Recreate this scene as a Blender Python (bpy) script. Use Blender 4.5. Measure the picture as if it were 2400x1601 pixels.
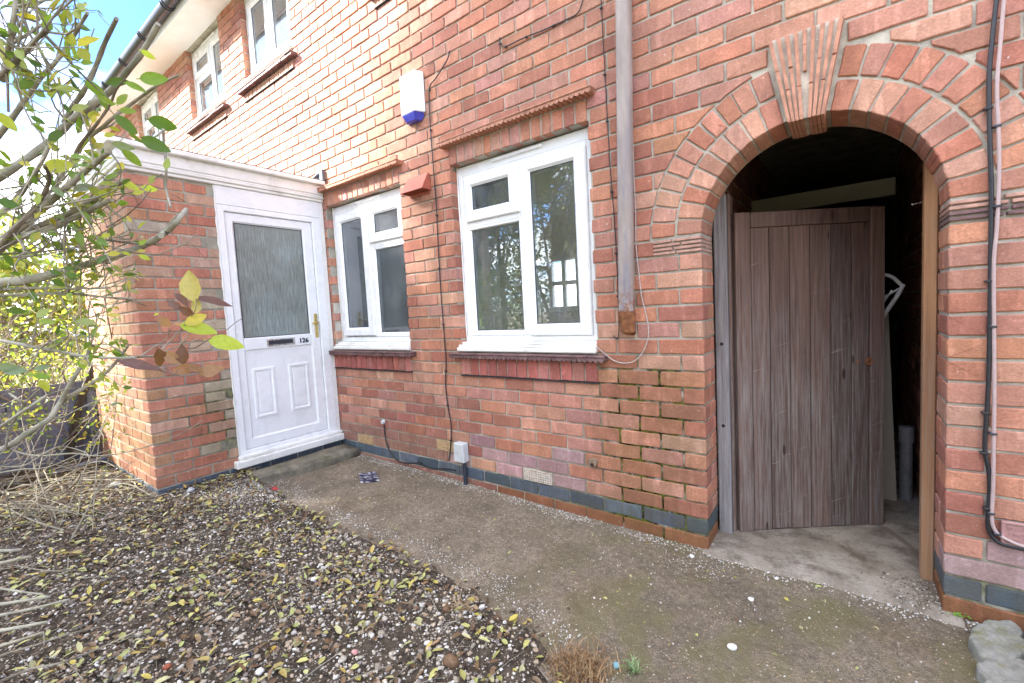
import bpy, bmesh, math, random
import numpy as np
from mathutils import Vector, Matrix
R_=math.radians
random.seed(7); rng=np.random.default_rng(7)
for o in list(bpy.data.objects): bpy.data.objects.remove(o)
sc=bpy.context.scene
# ------------------------------------------------------------------ camera
CAMP=np.array([0.55135538,-2.26867907,1.08983439]); FPX=1047.774
CR=np.array([[8.00728205e-01,5.96687065e-01,-5.29045179e-02],[-9.67972258e-04,-8.70283353e-02,-9.96205366e-01],[-5.99027048e-01,7.97740945e-01,-6.91084662e-02]])
cd=bpy.data.cameras.new('camera'); cam=bpy.data.objects.new('camera',cd); sc.collection.objects.link(cam)
cd.sensor_width=36; cd.lens=FPX/2400*36; cd.clip_start=.02; cd.clip_end=600
m=Matrix.Identity(4)
for i in range(3):
    m[i][0]=CR[0][i]; m[i][1]=-CR[1][i]; m[i][2]=-CR[2][i]; m[i][3]=CAMP[i]
cam.matrix_world=m; sc.camera=cam
# ------------------------------------------------------------------ sky, sun, exposure
TOSUN=Vector((-.64,-.50,.58)).normalized()
SUN_EL=math.asin(TOSUN.z); SUN_AZ=math.atan2(TOSUN.x,TOSUN.y)
wd=bpy.data.worlds.new('World'); sc.world=wd; wd.use_nodes=True
sl=bpy.data.lights.new('sun','SUN'); sl.energy=5.0; sl.angle=R_(4.0); sl.color=(1,.95,.88)
so=bpy.data.objects.new('sun',sl); sc.collection.objects.link(so)
so.rotation_euler=TOSUN.to_track_quat('Z','Y').to_euler(); so.location=(-8,-6,9)
sc.view_settings.view_transform='Standard'; sc.view_settings.look='None'; sc.view_settings.exposure=2.85; sc.view_settings.gamma=1
sc.view_settings.use_curve_mapping=False
sc.render.engine='CYCLES'; sc.cycles.max_bounces=8; sc.cycles.diffuse_bounces=4; sc.cycles.transparent_max_bounces=12
sc.render.resolution_x=1024; sc.render.resolution_y=683

def nd(nt,t,ins=None,**pr):
    n=nt.nodes.new(t)
    for k,v in pr.items(): setattr(n,k,v)
    for k,v in (ins or {}).items():
        s=n.inputs[k]
        if isinstance(v,bpy.types.NodeSocket): nt.links.new(v,s)
        elif isinstance(v,bpy.types.Node): nt.links.new(v.outputs[0],s)
        else: s.default_value=v
    return n
def mth(nt,op,a,b=0.,c=0.,clamp=False):
    return nd(nt,'ShaderNodeMath',{0:a,1:b,2:c},operation=op,use_clamp=clamp).outputs[0]
def mix(nt,f,a,b,bt='MIX'):
    n=nd(nt,'ShaderNodeMix',{},data_type='RGBA',blend_type=bt)
    for k,v in ((0,f),(6,a),(7,b)):
        if isinstance(v,bpy.types.NodeSocket): nt.links.new(v,n.inputs[k])
        elif isinstance(v,(int,float)): n.inputs[k].default_value=v
        else: n.inputs[k].default_value=tuple(v) if len(v)==4 else (*v,1)
    return n.outputs[2]
def ramp(nt,f,lo,hi,a=0.,b=1.):
    return nd(nt,'ShaderNodeMapRange',{0:f,1:lo,2:hi,3:a,4:b},interpolation_type='SMOOTHSTEP').outputs[0]
def noise(nt,vec,scale,detail=4,rough=.55):
    return nd(nt,'ShaderNodeTexNoise',{'Vector':vec,'Scale':scale,'Detail':detail,'Roughness':rough}).outputs[0]
def vscale(nt,vec,s):
    return nd(nt,'ShaderNodeVectorMath',{0:vec,1:s},operation='MULTIPLY').outputs[0]
# world: physical sky with broken cloud all over it
nt=wd.node_tree; nt.nodes.clear()
sky=nd(nt,'ShaderNodeTexSky',sky_type='NISHITA',sun_disc=False,sun_elevation=SUN_EL,sun_rotation=SUN_AZ,air_density=1.0,dust_density=.6,ozone_density=1.4)
tcw=nd(nt,'ShaderNodeTexCoord'); sp=nd(nt,'ShaderNodeSeparateXYZ',{0:tcw.outputs['Generated']})
zz=mth(nt,'ADD',mth(nt,'MAXIMUM',sp.outputs[2],0.),.25)
cv=nd(nt,'ShaderNodeCombineXYZ',{0:mth(nt,'DIVIDE',sp.outputs[0],zz),1:mth(nt,'DIVIDE',sp.outputs[1],zz),2:3.1})
cn=noise(nt,cv.outputs[0],1.5,9,.55)
cf=ramp(nt,cn,.43,.565)
cshade=ramp(nt,noise(nt,cv.outputs[0],3.1,6,.5),.3,.75,6.0,8.5)
cc=nd(nt,'ShaderNodeVectorMath',{0:(.97,.985,1.02),'Scale':cshade},operation='SCALE')
skc=mix(nt,1.,sky.outputs[0],(.29,.41,.66,1),'MULTIPLY')
bg=nd(nt,'ShaderNodeBackground',{0:mix(nt,cf,skc,cc.outputs[0]),1:.12})
nt.links.new(bg.outputs[0],nd(nt,'ShaderNodeOutputWorld').inputs[0])

# ------------------------------------------------------------------ photo pixel -> place
def ray(px,py): return CR.T@np.array([(px-1200)/FPX,(py-800.5)/FPX,1.])
def PY(px,py,y=0.):
    v=ray(px,py); return CAMP+(y-CAMP[1])/v[1]*v
def PX(px,py,x):
    v=ray(px,py); return CAMP+(x-CAMP[0])/v[0]*v
def PZ(px,py,z):
    v=ray(px,py); return CAMP+(z-CAMP[2])/v[2]*v
def PD(px,py,d):
    v=ray(px,py); return CAMP+v/np.linalg.norm(v)*d
def proj(p):
    c=CR@(np.asarray(p)-CAMP)
    return (1200+FPX*c[0]/c[2],800.5+FPX*c[1]/c[2],c[2])
def DS(x,y): return x*2400/2351,y*1601/1568        # from the full-frame view
def TL(t,x,y): return t[0]+x*800/2349,t[1]+y*800/2349
# ------------------------------------------------------------------ objects
COL=sc.collection
def link(o,parent=None,label=None,cat=None,group=None,kind=None):
    COL.objects.link(o)
    if parent is not None: o.parent=parent
    if label: o['label']=label
    if cat: o['category']=cat
    if group: o['group']=group
    if kind: o['kind']=kind
    return o
def thing(name,label,cat,loc=(0,0,0),group=None):
    o=bpy.data.objects.new(name,None); o.location=loc; o.empty_display_size=.1
    link(o,None,label,cat,group); return o
def fix_parent(o,parent):
    # all geometry is written in world coordinates: keep it there under a parent that sits at its own base
    p=parent; off=Vector((0,0,0))
    while p is not None: off+=p.location; p=p.parent
    o.location=o.location-off
def fast_mesh(name,V,F,n,tint=None,smooth=False):
    me=bpy.data.meshes.new(name); V=np.asarray(V,np.float32); F=np.asarray(F,np.int32)
    me.vertices.add(len(V)); me.vertices.foreach_set('co',V.ravel())
    me.loops.add(F.size); me.loops.foreach_set('vertex_index',F.ravel())
    me.polygons.add(len(F)); me.polygons.foreach_set('loop_start',np.arange(0,F.size,n,dtype=np.int32))
    try: me.polygons.foreach_set('loop_total',np.full(len(F),n,np.int32))
    except Exception: pass
    if smooth: me.polygons.foreach_set('use_smooth',np.ones(len(F),bool))
    me.update(calc_edges=True)
    if tint is not None:
        a=me.attributes.new('tint','FLOAT_COLOR','FACE'); t=np.ones((len(F),4),np.float32); t[:,:3]=tint; a.data.foreach_set('color',t.ravel())
    return me
class MB:
    def __init__(s): s.v=[]; s.f=[]; s.c=[]; s.sm=[]
    def add(s,V,F,col=None,sm=False,M=None):
        b=len(s.v)
        for p in V:
            p=Vector(p)
            s.v.append(M@p if M is not None else p)
        for f in F: s.f.append([b+i for i in f]); s.c.append(col or (1,1,1)); s.sm.append(sm)
    def box(s,x0,x1,y0,y1,z0,z1,b=.003,col=None,M=None):
        b=min(b,(x1-x0)*.45,(y1-y0)*.45,(z1-z0)*.45)
        V=[];idx={}
        for sx in (0,1):
            for sy in (0,1):
                for sz in (0,1):
                    X=(x0,x1)[sx];Y=(y0,y1)[sy];Z=(z0,z1)[sz]; dx=b*(1-2*sx);dy=b*(1-2*sy);dz=b*(1-2*sz)
                    idx[sx,sy,sz]=len(V); V+=[(X,Y+dy,Z+dz),(X+dx,Y,Z+dz),(X+dx,Y+dy,Z)]
        F=[]
        g=lambda a,k:idx[a]+k
        for ax in range(3):
            for sd in (0,1):
                o=[i for i in range(3) if i!=ax]
                q=[]
                for (p,r) in ((0,0),(1,0),(1,1),(0,1)):
                    a=[0,0,0];a[ax]=sd;a[o[0]]=p;a[o[1]]=r;q.append(g(tuple(a),ax))
                flip=(sd==0)^(ax==1)
                F.append(q[::-1] if flip else q)
        for ax in range(3):
            o=[i for i in range(3) if i!=ax]
            for p in (0,1):
                for r in (0,1):
                    a=[0,0,0];a[o[0]]=p;a[o[1]]=r;a2=list(a);a2[ax]=1
                    q=[g(tuple(a),o[0]),g(tuple(a2),o[0]),g(tuple(a2),o[1]),g(tuple(a),o[1])]
                    F.append(q)
        for a in idx: F.append([g(a,0),g(a,1),g(a,2)])
        s.add(V,F,col,M=M)
    def tube(s,pts,rad,n=8,col=None,cap=True,sm=True):
        P=[Vector(p) for p in pts]; m=len(P); R=rad if hasattr(rad,'__len__') else [rad]*m
        V=[];F=[]; up=None
        for i in range(m):
            t=(P[min(i+1,m-1)]-P[max(i-1,0)])
            t=t.normalized() if t.length>1e-9 else Vector((0,0,1))
            if up is None: up=t.orthogonal().normalized()
            up=(up-t*up.dot(t)); up=up.normalized() if up.length>1e-6 else t.orthogonal().normalized()
            w=t.cross(up)
            for k in range(n):
                a=2*math.pi*k/n; V.append(P[i]+(up*math.cos(a)+w*math.sin(a))*R[i])
        for i in range(m-1):
            for k in range(n): F.append([i*n+k,i*n+(k+1)%n,(i+1)*n+(k+1)%n,(i+1)*n+k])
        s.add(V,F,col,sm)
        if cap: s.add([V[k] for k in range(n)],[list(range(n))[::-1]],col); s.add([V[(m-1)*n+k] for k in range(n)],[list(range(n))],col)
    def prism(s,poly,y0,y1,bev=0.,col=None,M=None):
        # polygon in x,z extruded along y
        n=len(poly); V=[];rings=[]
        cx=sum(p[0] for p in poly)/n; cz=sum(p[1] for p in poly)/n
        def ins(p,b):
            d=math.hypot(cx-p[0],cz-p[1])+1e-9; return (p[0]+(cx-p[0])/d*b,p[1]+(cz-p[1])/d*b)
        lev=[(y0,bev),(y0+bev,0),(y1,0)] if bev else [(y0,0),(y1,0)]
        for y,b in lev:
            rings.append(len(V))
            for p in poly:
                q=ins(p,b) if b else p; V.append((q[0],y,q[1]))
        F=[list(range(rings[0],rings[0]+n)),list(range(rings[-1],rings[-1]+n))[::-1]]
        for a,b in zip(rings[:-1],rings[1:]):
            for k in range(n): F.append([a+k,b+k,b+(k+1)%n,a+(k+1)%n])
        s.add(V,F,col,M=M)
    def frame(s,x0,x1,z0,z1,i0,i1,j0,j1,y0,y1,b=.006,rb=.012,M=None):
        # mitred picture-frame section: outer rect, inner rect, front y0, back y1
        rs=[((x0,x1,z0,z1),y1),((x0,x1,z0,z1),y0+b),((x0+b,x1-b,z0+b,z1-b),y0),((i0-rb,i1+rb,j0-rb,j1+rb),y0),((i0,i1,j0,j1),y0+rb*1.1),((i0,i1,j0,j1),y1)]
        V=[]
        for (a,bb,c,d),y in rs: V+=[(a,y,c),(bb,y,c),(bb,y,d),(a,y,d)]
        F=[]
        for r in range(5):
            for k in range(4): F.append([r*4+k,r*4+(k+1)%4,r*4+4+(k+1)%4,r*4+4+k])
        s.add(V,F,M=M)
    def build(s,name,mat,parent=None,label=None,cat=None,group=None,kind=None,tint=False,origin=None,recalc=True):
        me=bpy.data.meshes.new(name); me.from_pydata([tuple(v) for v in s.v],[],s.f)
        if recalc and len(s.f)<20000:
            bm=bmesh.new(); bm.from_mesh(me); bmesh.ops.recalc_face_normals(bm,faces=bm.faces); bm.to_mesh(me); bm.free()
        me.polygons.foreach_set('use_smooth',s.sm)
        if tint:
            a=me.attributes.new('tint','FLOAT_COLOR','FACE'); t=np.ones((len(s.f),4),np.float32); t[:,:3]=s.c; a.data.foreach_set('color',t.ravel())
        me.materials.append(mat); o=bpy.data.objects.new(name,me)
        if origin is not None:
            me.transform(Matrix.Translation(-Vector(origin))); o.location=origin
        link(o,parent,label,cat,group,kind)
        if parent is not None: fix_parent(o,parent)
        return o
def catmull(pts,k=6):
    P=[np.array(p,float) for p in pts]; out=[]
    for i in range(len(P)-1):
        a=P[max(i-1,0)];b=P[i];c=P[i+1];d=P[min(i+2,len(P)-1)]
        for j in range(k):
            t=j/k; out.append(.5*((2*b)+(-a+c)*t+(2*a-5*b+4*c-d)*t*t+(-a+3*b-3*c+d)*t**3))
    out.append(P[-1]); return out
# ------------------------------------------------------------------ materials
def newmat(name):
    ma=bpy.data.materials.new(name); ma.use_nodes=True; nt=ma.node_tree; nt.nodes.clear()
    out=nd(nt,'ShaderNodeOutputMaterial'); bs=nd(nt,'ShaderNodeBsdfPrincipled'); nt.links.new(bs.outputs[0],out.inputs[0])
    geo=nd(nt,'ShaderNodeNewGeometry'); return ma,nt,bs,geo.outputs['Position'],out
def bump(nt,bs,h,strength=.3,dist=.002):
    b=nd(nt,'ShaderNodeBump',{'Height':h,'Strength':strength,'Distance':dist}); nt.links.new(b.outputs[0],bs.inputs['Normal'])
def simple(name,col,rough=.6,var=.18,scale=12,bs_=.25,bscale=150,spec=.4,metal=0,vec=(1,1,1),dirt=None,dirtf=.4,dist=.001):
    ma,nt,bs,pos,_=newmat(name); p=vscale(nt,pos,vec)
    n=noise(nt,p,scale,6,.6)
    c=mix(nt,ramp(nt,n,.25,.75),tuple(x*(1-var) for x in col),tuple(min(1,x*(1+var)) for x in col))
    if dirt: c=mix(nt,ramp(nt,noise(nt,p,scale*.45,8,.7),.5,.72,0,dirtf),c,dirt)
    nt.links.new(c,bs.inputs['Base Color']); bs.inputs['Roughness'].default_value=rough; bs.inputs['Metallic'].default_value=metal
    bs.inputs['Specular IOR Level'].default_value=spec
    nr=noise(nt,p,scale*2.3,4); nt.links.new(ramp(nt,nr,.2,.8,max(0,rough-.1),min(1,rough+.1)),bs.inputs['Roughness'])
    bump(nt,bs,noise(nt,p,bscale,3),bs_,dist); return ma
def mossmask(nt,pos):
    s=nd(nt,'ShaderNodeSeparateXYZ',{0:pos}); n=noise(nt,pos,9,5,.6)
    dx=mth(nt,'ABSOLUTE',mth(nt,'ADD',s.outputs[0],.30)); wx=ramp(nt,dx,.44,.14)
    wz=mth(nt,'MULTIPLY',ramp(nt,s.outputs[2],.90,.70),ramp(nt,mth(nt,'ABSOLUTE',s.outputs[1]),.1,.05))
    # the wet foot of the wall, the corner by the porch door
    foot=mth(nt,'MULTIPLY',ramp(nt,s.outputs[2],.22,-.1),ramp(nt,s.outputs[0],-1.6,-.4))
    c1=mth(nt,'MULTIPLY',ramp(nt,nd(nt,'ShaderNodeVectorMath',{0:pos,1:(-3.16,-.92,.42)},operation='DISTANCE').outputs['Value'],.42,.1),1.)
    m=mth(nt,'MAXIMUM',mth(nt,'MAXIMUM',mth(nt,'MULTIPLY',wx,wz),mth(nt,'MULTIPLY',foot,.75)),mth(nt,'MULTIPLY',c1,.8))
    return mth(nt,'MULTIPLY',m,ramp(nt,n,.33,.52))
def brickmat(name,joined,glaze=False):
    ma,nt,bs,pos,_=newmat(name)
    if joined: tint=nd(nt,'ShaderNodeAttribute',attribute_name='tint').outputs['Color']
    else: tint=nd(nt,'ShaderNodeObjectInfo').outputs['Color']
    off=vscale(nt,tint,(37,53,71)); p=nd(nt,'ShaderNodeVectorMath',{0:pos,1:off},operation='ADD').outputs[0]
    c=mix(nt,ramp(nt,noise(nt,p,9,5,.6),.25,.75),mix(nt,1.,tint,(.82,.80,.78,1),'MULTIPLY'),mix(nt,1.,tint,(1.12,1.1,1.08,1),'MULTIPLY'))
    # pale kiln bands across the brick, smears, soot and lime bloom
    band=ramp(nt,noise(nt,vscale(nt,p,(22,22,2.2)),1,2),.55,.64,0,.36)
    c=mix(nt,band,c,mix(nt,1.,c,(1.5,1.6,1.7,1),'MULTIPLY'))
    dark=ramp(nt,noise(nt,vscale(nt,p,(16,16,3)),1,3),.34,.24,0,.4)
    c=mix(nt,dark,c,mix(nt,1.,c,(.45,.42,.45,1),'MULTIPLY'))
    c=mix(nt,ramp(nt,noise(nt,p,26,8,.72),.52,.72,0,.6),c,mix(nt,1.,c,(1.45,1.6,1.75,1),'MULTIPLY'))
    c=mix(nt,ramp(nt,noise(nt,p,110,6,.75),.30,.70),mix(nt,1.,c,(.80,.78,.77,1),'MULTIPLY'),mix(nt,1.,c,(1.16,1.15,1.14,1),'MULTIPLY'))
    c=mix(nt,ramp(nt,noise(nt,p,60,5,.7),.62,.72,0,.6),c,mix(nt,1.,c,(.5,.45,.45,1),'MULTIPLY'))
    pw=nd(nt,'ShaderNodeVectorMath',{0:p,1:vscale(nt,nd(nt,'ShaderNodeTexNoise',{'Vector':p,'Scale':70.,'Detail':3.}).outputs[1],(.022,.022,.022))},operation='ADD').outputs[0]
    sp=nd(nt,'ShaderNodeTexVoronoi',{'Vector':pw,'Scale':75.,'Randomness':1.}).outputs[0]
    c=mix(nt,mth(nt,'MULTIPLY',ramp(nt,sp,.12,.06),ramp(nt,noise(nt,p,7),.5,.6,0,.8)),c,(.07,.05,.045,1))
    sp2=nd(nt,'ShaderNodeTexVoronoi',{'Vector':vscale(nt,pw,(1,1,.5)),'Scale':21.,'Randomness':1.}).outputs[0]
    c=mix(nt,ramp(nt,sp2,.06,.03,0,.6),c,(.72,.67,.62,1))
    mm=mossmask(nt,pos)
    c=mix(nt,mth(nt,'MULTIPLY',mm,.32),c,(.115,.085,.022,1))
    nt.links.new(c,bs.inputs['Base Color']); bs.inputs['Roughness'].default_value=.78; bs.inputs['Specular IOR Level'].default_value=.35
    h=mth(nt,'ADD',noise(nt,p,260,3),mth(nt,'MULTIPLY',noise(nt,p,45,4),1.6))
    bump(nt,bs,h,.85,.0024); return ma
def mortarmat(name,moss=True,col=(.43,.40,.335)):
    ma,nt,bs,pos,_=newmat(name)
    c=mix(nt,ramp(nt,noise(nt,pos,7,8,.65),.3,.7),tuple(x*.68 for x in col),tuple(x*1.22 for x in col))
    c=mix(nt,ramp(nt,noise(nt,pos,2.2,6,.6),.58,.72,0,.5),c,(.58,.55,.50,1))
    c=mix(nt,ramp(nt,noise(nt,pos,120,3),.6,.75,0,.5),c,(.16,.14,.11,1))
    if moss:
        mm=mossmask(nt,pos); g=mix(nt,ramp(nt,noise(nt,pos,30,4),.4,.6),(.016,.018,.006),(.13,.14,.022))
        c=mix(nt,mm,c,g)
    nt.links.new(c,bs.inputs['Base Color']); bs.inputs['Roughness'].default_value=.95; bs.inputs['Specular IOR Level'].default_value=.15
    bump(nt,bs,mth(nt,'ADD',noise(nt,pos,180,4),noise(nt,pos,35,4)),.8,.004); return ma
M_brick=brickmat('brick_clay',False); M_brickJ=brickmat('brick_clay_field',True)
M_mortar=mortarmat('mortar'); M_mortarP=mortarmat('porch_mortar',True,(.34,.315,.25))
M_upvc=simple('white_upvc',(.80,.81,.82),.28,.03,4,.03,300,.5,dirt=(.45,.44,.38),dirtf=.22)
M_white=simple('white_paint',(.78,.77,.73),.5,.06,8,.15,90,.4,dirt=(.36,.34,.28),dirtf=.5)
M_soffit=simple('soffit_paint',(.80,.81,.82),.5,.05,5,.1,60,.4)
M_black=simple('black_plastic',(.03,.035,.05),.35,.2,20,.1,200,.5)
M_cable=simple('black_cable',(.018,.018,.022),.45,.2,40,.05,200,.5)
M_pink=simple('pinkish_cable',(.42,.31,.30),.5,.08,40,.05,200,.4)
M_grey=simple('grey_plastic',(.55,.57,.58),.45,.08,14,.1,200,.4,dirt=(.25,.24,.2),dirtf=.35)
M_terra=simple('terracotta_plastic',(.40,.115,.075),.5,.12,20,.1,200,.4)
M_blue=simple('blue_plastic',(.05,.06,.42),.3,.1,10,.03,200,.5)
M_tile=simple('clay_tile',(.44,.215,.145),.8,.25,30,.6,200,.25,dirt=(.20,.11,.08),dirtf=.6,dist=.003)
M_tiled=simple('dark_clay_tile',(.15,.085,.085),.7,.35,25,.5,200,.3,dirt=(.33,.22,.19),dirtf=.6)
M_brass=simple('aged_brass',(.55,.42,.16),.35,.25,40,.1,150,.5,metal=.85)
M_steel=simple('letterplate_steel',(.50,.50,.50),.3,.15,40,.05,150,.5,metal=.9)
M_dark=simple('dark_void',(.01,.01,.01),.7,.1)
M_room=simple('room_plaster',(.62,.60,.55),.9,.05,3,.05,30,.2)
M_conc=simple('step_concrete',(.185,.165,.125),.9,.35,14,1.,90,.2,dirt=(.085,.095,.028),dirtf=.85,dist=.006)
M_text=simple('black_paint',(.012,.012,.015),.4,.1)
M_air=simple('buff_terracotta',(.52,.36,.20),.85,.25,30,.5,200,.2,dirt=(.22,.13,.08),dirtf=.6)
M_airp=simple('painted_air_brick',(.58,.50,.43),.8,.15,40,.4,200,.2,dirt=(.30,.12,.05),dirtf=.8)
def pipemat():
    ma,nt,bs,pos,_=newmat('drainpipe_paint'); s=nd(nt,'ShaderNodeSeparateXYZ',{0:pos})
    n=noise(nt,vscale(nt,pos,(12,12,3)),1,6,.65)
    c=mix(nt,ramp(nt,n,.35,.7),(.25,.20,.175),(.36,.30,.265))
    c=mix(nt,mth(nt,'MULTIPLY',ramp(nt,noise(nt,vscale(nt,pos,(18,18,2.2)),1,8,.7),.45,.62),ramp(nt,s.outputs[2],2.2,1.25,.15,.8)),c,(.17,.17,.22,1))
    rust=mth(nt,'MULTIPLY',ramp(nt,noise(nt,pos,35,7,.7),.44,.58),ramp(nt,s.outputs[2],1.25,1.03))
    c=mix(nt,rust,c,(.20,.075,.03,1)); nt.links.new(c,bs.inputs['Base Color'])
    bs.inputs['Roughness'].default_value=.5; bump(nt,bs,noise(nt,pos,90,5),.25,.001); return ma
M_pipe=pipemat()
M_rust=simple('rusty_iron',(.23,.095,.045),.85,.4,40,.8,120,.2,dist=.003)
def woodmat(name,ca,cb,grain=(110,110,3.0),rough=.7,weather=None):
    ma,nt,bs,pos,_=newmat(name); r=nd(nt,'ShaderNodeObjectInfo').outputs['Random']
    off=nd(nt,'ShaderNodeCombineXYZ',{0:mth(nt,'MULTIPLY',r,9.),1:mth(nt,'MULTIPLY',r,5.),2:mth(nt,'MULTIPLY',r,17.)})
    p=nd(nt,'ShaderNodeVectorMath',{0:pos,1:off.outputs[0]},operation='ADD').outputs[0]
    g=noise(nt,vscale(nt,p,grain),1,6,.65); c=mix(nt,ramp(nt,g,.3,.7),ca,cb)
    c=mix(nt,ramp(nt,noise(nt,vscale(nt,p,(7,7,.9)),1,5,.6),.35,.7,0,.75),c,mix(nt,1.,c,(.55,.50,.50,1),'MULTIPLY'))
    c=mix(nt,r,mix(nt,1.,c,(.78,.76,.76,1),'MULTIPLY'),mix(nt,1.,c,(1.3,1.27,1.25,1),'MULTIPLY'))
    if weather:
        zz2=nd(nt,'ShaderNodeSeparateXYZ',{0:pos}).outputs[2]
        wv=mth(nt,'MULTIPLY',ramp(nt,noise(nt,vscale(nt,p,(95,95,3.6)),1,9,.75),.34,.76,.05,.80),ramp(nt,mth(nt,'ADD',zz2,mth(nt,'MULTIPLY',noise(nt,vscale(nt,p,(5,5,1.5)),1,4),.8)),1.95,.75,.12,1.))
        c=mix(nt,wv,c,weather)
        ds=nd(nt,'ShaderNodeSeparateXYZ',{0:p}); dv=nd(nt,'ShaderNodeCombineXYZ',{0:mth(nt,'MULTIPLY',ds.outputs[0],3.),1:3.,2:mth(nt,'ADD',mth(nt,'MULTIPLY',ds.outputs[2],75.),mth(nt,'MULTIPLY',ds.outputs[0],-26.))})
        sc1=ramp(nt,noise(nt,dv.outputs[0],1,3,.6),.665,.71,0,.36)
        c=mix(nt,sc1,c,tuple(min(1,x*1.6) for x in weather[:3]))
    k=nd(nt,'ShaderNodeTexVoronoi',{'Vector':vscale(nt,p,(11,11,3.4)),'Scale':1.,'Randomness':1.}).outputs[0]
    c=mix(nt,ramp(nt,k,.13,.07,0,.85),c,tuple(x*.42 for x in ca[:3]))
    nt.links.new(c,bs.inputs['Base Color']); bs.inputs['Roughness'].default_value=rough; bs.inputs['Specular IOR Level'].default_value=.3
    bump(nt,bs,mth(nt,'ADD',g,noise(nt,p,200,3)),.5,.0015); return ma
M_gate=woodmat('weathered_gate_wood',(.066,.033,.024),(.125,.072,.052),weather=(.285,.262,.252,1))
M_post=woodmat('grey_weathered_post',(.11,.10,.098),(.25,.235,.235),weather=(.36,.36,.39,1))
M_new=woodmat('new_softwood',(.38,.185,.080),(.50,.285,.145),grain=(45,45,1.2),rough=.6,weather=(.33,.255,.20,1))
M_fence=woodmat('grey_fence_board',(.07,.07,.085),(.17,.17,.20),grain=(2,2,60),weather=(.23,.24,.30,1))
M_darkwood=woodmat('dark_rotten_wood',(.028,.020,.015),(.085,.062,.045))
M_panel=simple('painted_board',(.42,.38,.32),.7,.06,6,.1,60,.3)
def glassmat():
    ma,nt,bs,pos,out=newmat('window_glass'); nt.nodes.remove(bs)
    fr=nd(nt,'ShaderNodeFresnel',{'IOR':1.5}); f=mth(nt,'MINIMUM',mth(nt,'MULTIPLY',fr.outputs[0],2.4),1.)
    nb=nd(nt,'ShaderNodeBump',{'Height':noise(nt,pos,4,2),'Strength':.012,'Distance':.01})
    gl=nd(nt,'ShaderNodeBsdfGlossy',{'Color':(.93,.96,1,1),'Roughness':.015,'Normal':nb.outputs[0]}); tr=nd(nt,'ShaderNodeBsdfTransparent',{'Color':(.90,.94,.93,1)})
    ms=nd(nt,'ShaderNodeMixShader',{0:f,1:tr.outputs[0],2:gl.outputs[0]})
    df=nd(nt,'ShaderNodeBsdfDiffuse',{'Color':(.6,.63,.66,1)})
    dirt=ramp(nt,noise(nt,vscale(nt,pos,(3,3,2)),1.4,9,.75),.42,.8,.05,.17)  # dirt film, thickened to stand in for light indoors behind the panes
    m2=nd(nt,'ShaderNodeMixShader',{0:dirt,1:ms.outputs[0],2:df.outputs[0]})
    nt.links.new(m2.outputs[0],out.inputs[0]); return ma
M_glass=glassmat()
def obscure():
    ma,nt,bs,pos,out=newmat('rain_pattern_glass')
    st=noise(nt,vscale(nt,pos,(150,150,7)),1,5,.7)
    c=mix(nt,ramp(nt,st,.3,.75),(.115,.13,.118),(.27,.295,.27)); c=mix(nt,ramp(nt,noise(nt,vscale(nt,pos,(2,2,2.5)),1.6,5),.35,.7),c,mix(nt,1.,c,(1.25,1.35,1.45,1),'MULTIPLY'))
    nt.links.new(c,bs.inputs['Base Color']); bs.inputs['Roughness'].default_value=.22; bs.inputs['Specular IOR Level'].default_value=.6
    bump(nt,bs,st,.35,.003); return ma
M_obs=obscure()

# ------------------------------------------------------------------ bricklaying
CP=.0825                      # course pitch, z = 0 on top of the blue course
ZG=lambda x: float(np.interp(x,[-9,-3.2,-2.2,-1.6,-.9,0,.85,3],[-.06,-.10,-.111,-.120,-.140,-.152,-.158,-.165]))
BASE=[(.45,.205,.137),(.42,.180,.116),(.46,.228,.158),(.38,.155,.102),(.48,.262,.188),(.41,.195,.142),(.33,.138,.098),(.46,.212,.132),(.40,.198,.158)]
LAV=[(.36,.235,.235),(.40,.255,.25),(.33,.20,.21)]; BLUEB=[(.075,.095,.125),(.095,.115,.145),(.06,.078,.10)]
SUNB=[(.46,.25,.175),(.43,.215,.145)]
def jcol(c,s=.10):
    k=1+random.uniform(-s,s); return tuple(max(.01,min(1,x*k*(1+random.uniform(-.04,.04)))) for x in c)
def brick_geo(poly,d,bev=.0038,jit=.0019):
    pts=[]; n=len(poly)
    for i in range(n):
        a=Vector(poly[i]);b=Vector(poly[(i+1)%n]); L=(b-a).length; k=max(1,min(3,int(L/.055)))
        # knock the arrises off the corners
        if L>.02:
            e=min(.007,L*.2)*random.uniform(.2,1.0)*(2.2 if random.random()<.08 else 1); t0=e/L
            pts.append(a+(b-a)*t0)
            for j in range(1,k): pts.append(a+(b-a)*(j/k))
            pts.append(a+(b-a)*(1-min(.4,min(.007,L*.2)*random.uniform(.3,1.1)/L)))
        else: pts.append(a)
    n=len(pts)
    if n>3: pts=[p+Vector((random.uniform(-jit,jit),random.uniform(-jit,jit))) for p in pts]
    N=[]
    for i in range(n):
        t=(pts[(i+1)%n]-pts[i-1]); t=t.normalized() if t.length>1e-7 else Vector((1,0)); N.append(Vector((-t.y,t.x)))
    tx=random.uniform(-.008,.008); tz=random.uniform(-.015,.015); y0=random.uniform(-.0022,.0016)
    cx=sum(p.x for p in pts)/n; cz=sum(p.y for p in pts)/n
    V=[(p.x,d,p.y) for p in pts]+[(p.x,y0+bev*random.uniform(.8,1.3)+tx*(p.x-cx)+tz*(p.y-cz),p.y) for p in pts]
    for p,q in zip(pts,N):
        r=p+q*bev*random.uniform(.7,1.2); V.append((r.x,y0+tx*(r.x-cx)+tz*(r.y-cz),r.y))
    F=[[2*n+i for i in range(n)]]
    for r in (0,1):
        for i in range(n): F.append([r*n+i,r*n+(i+1)%n,(r+1)*n+(i+1)%n,(r+1)*n+i])
    return V,F,(cx,cz)
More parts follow.
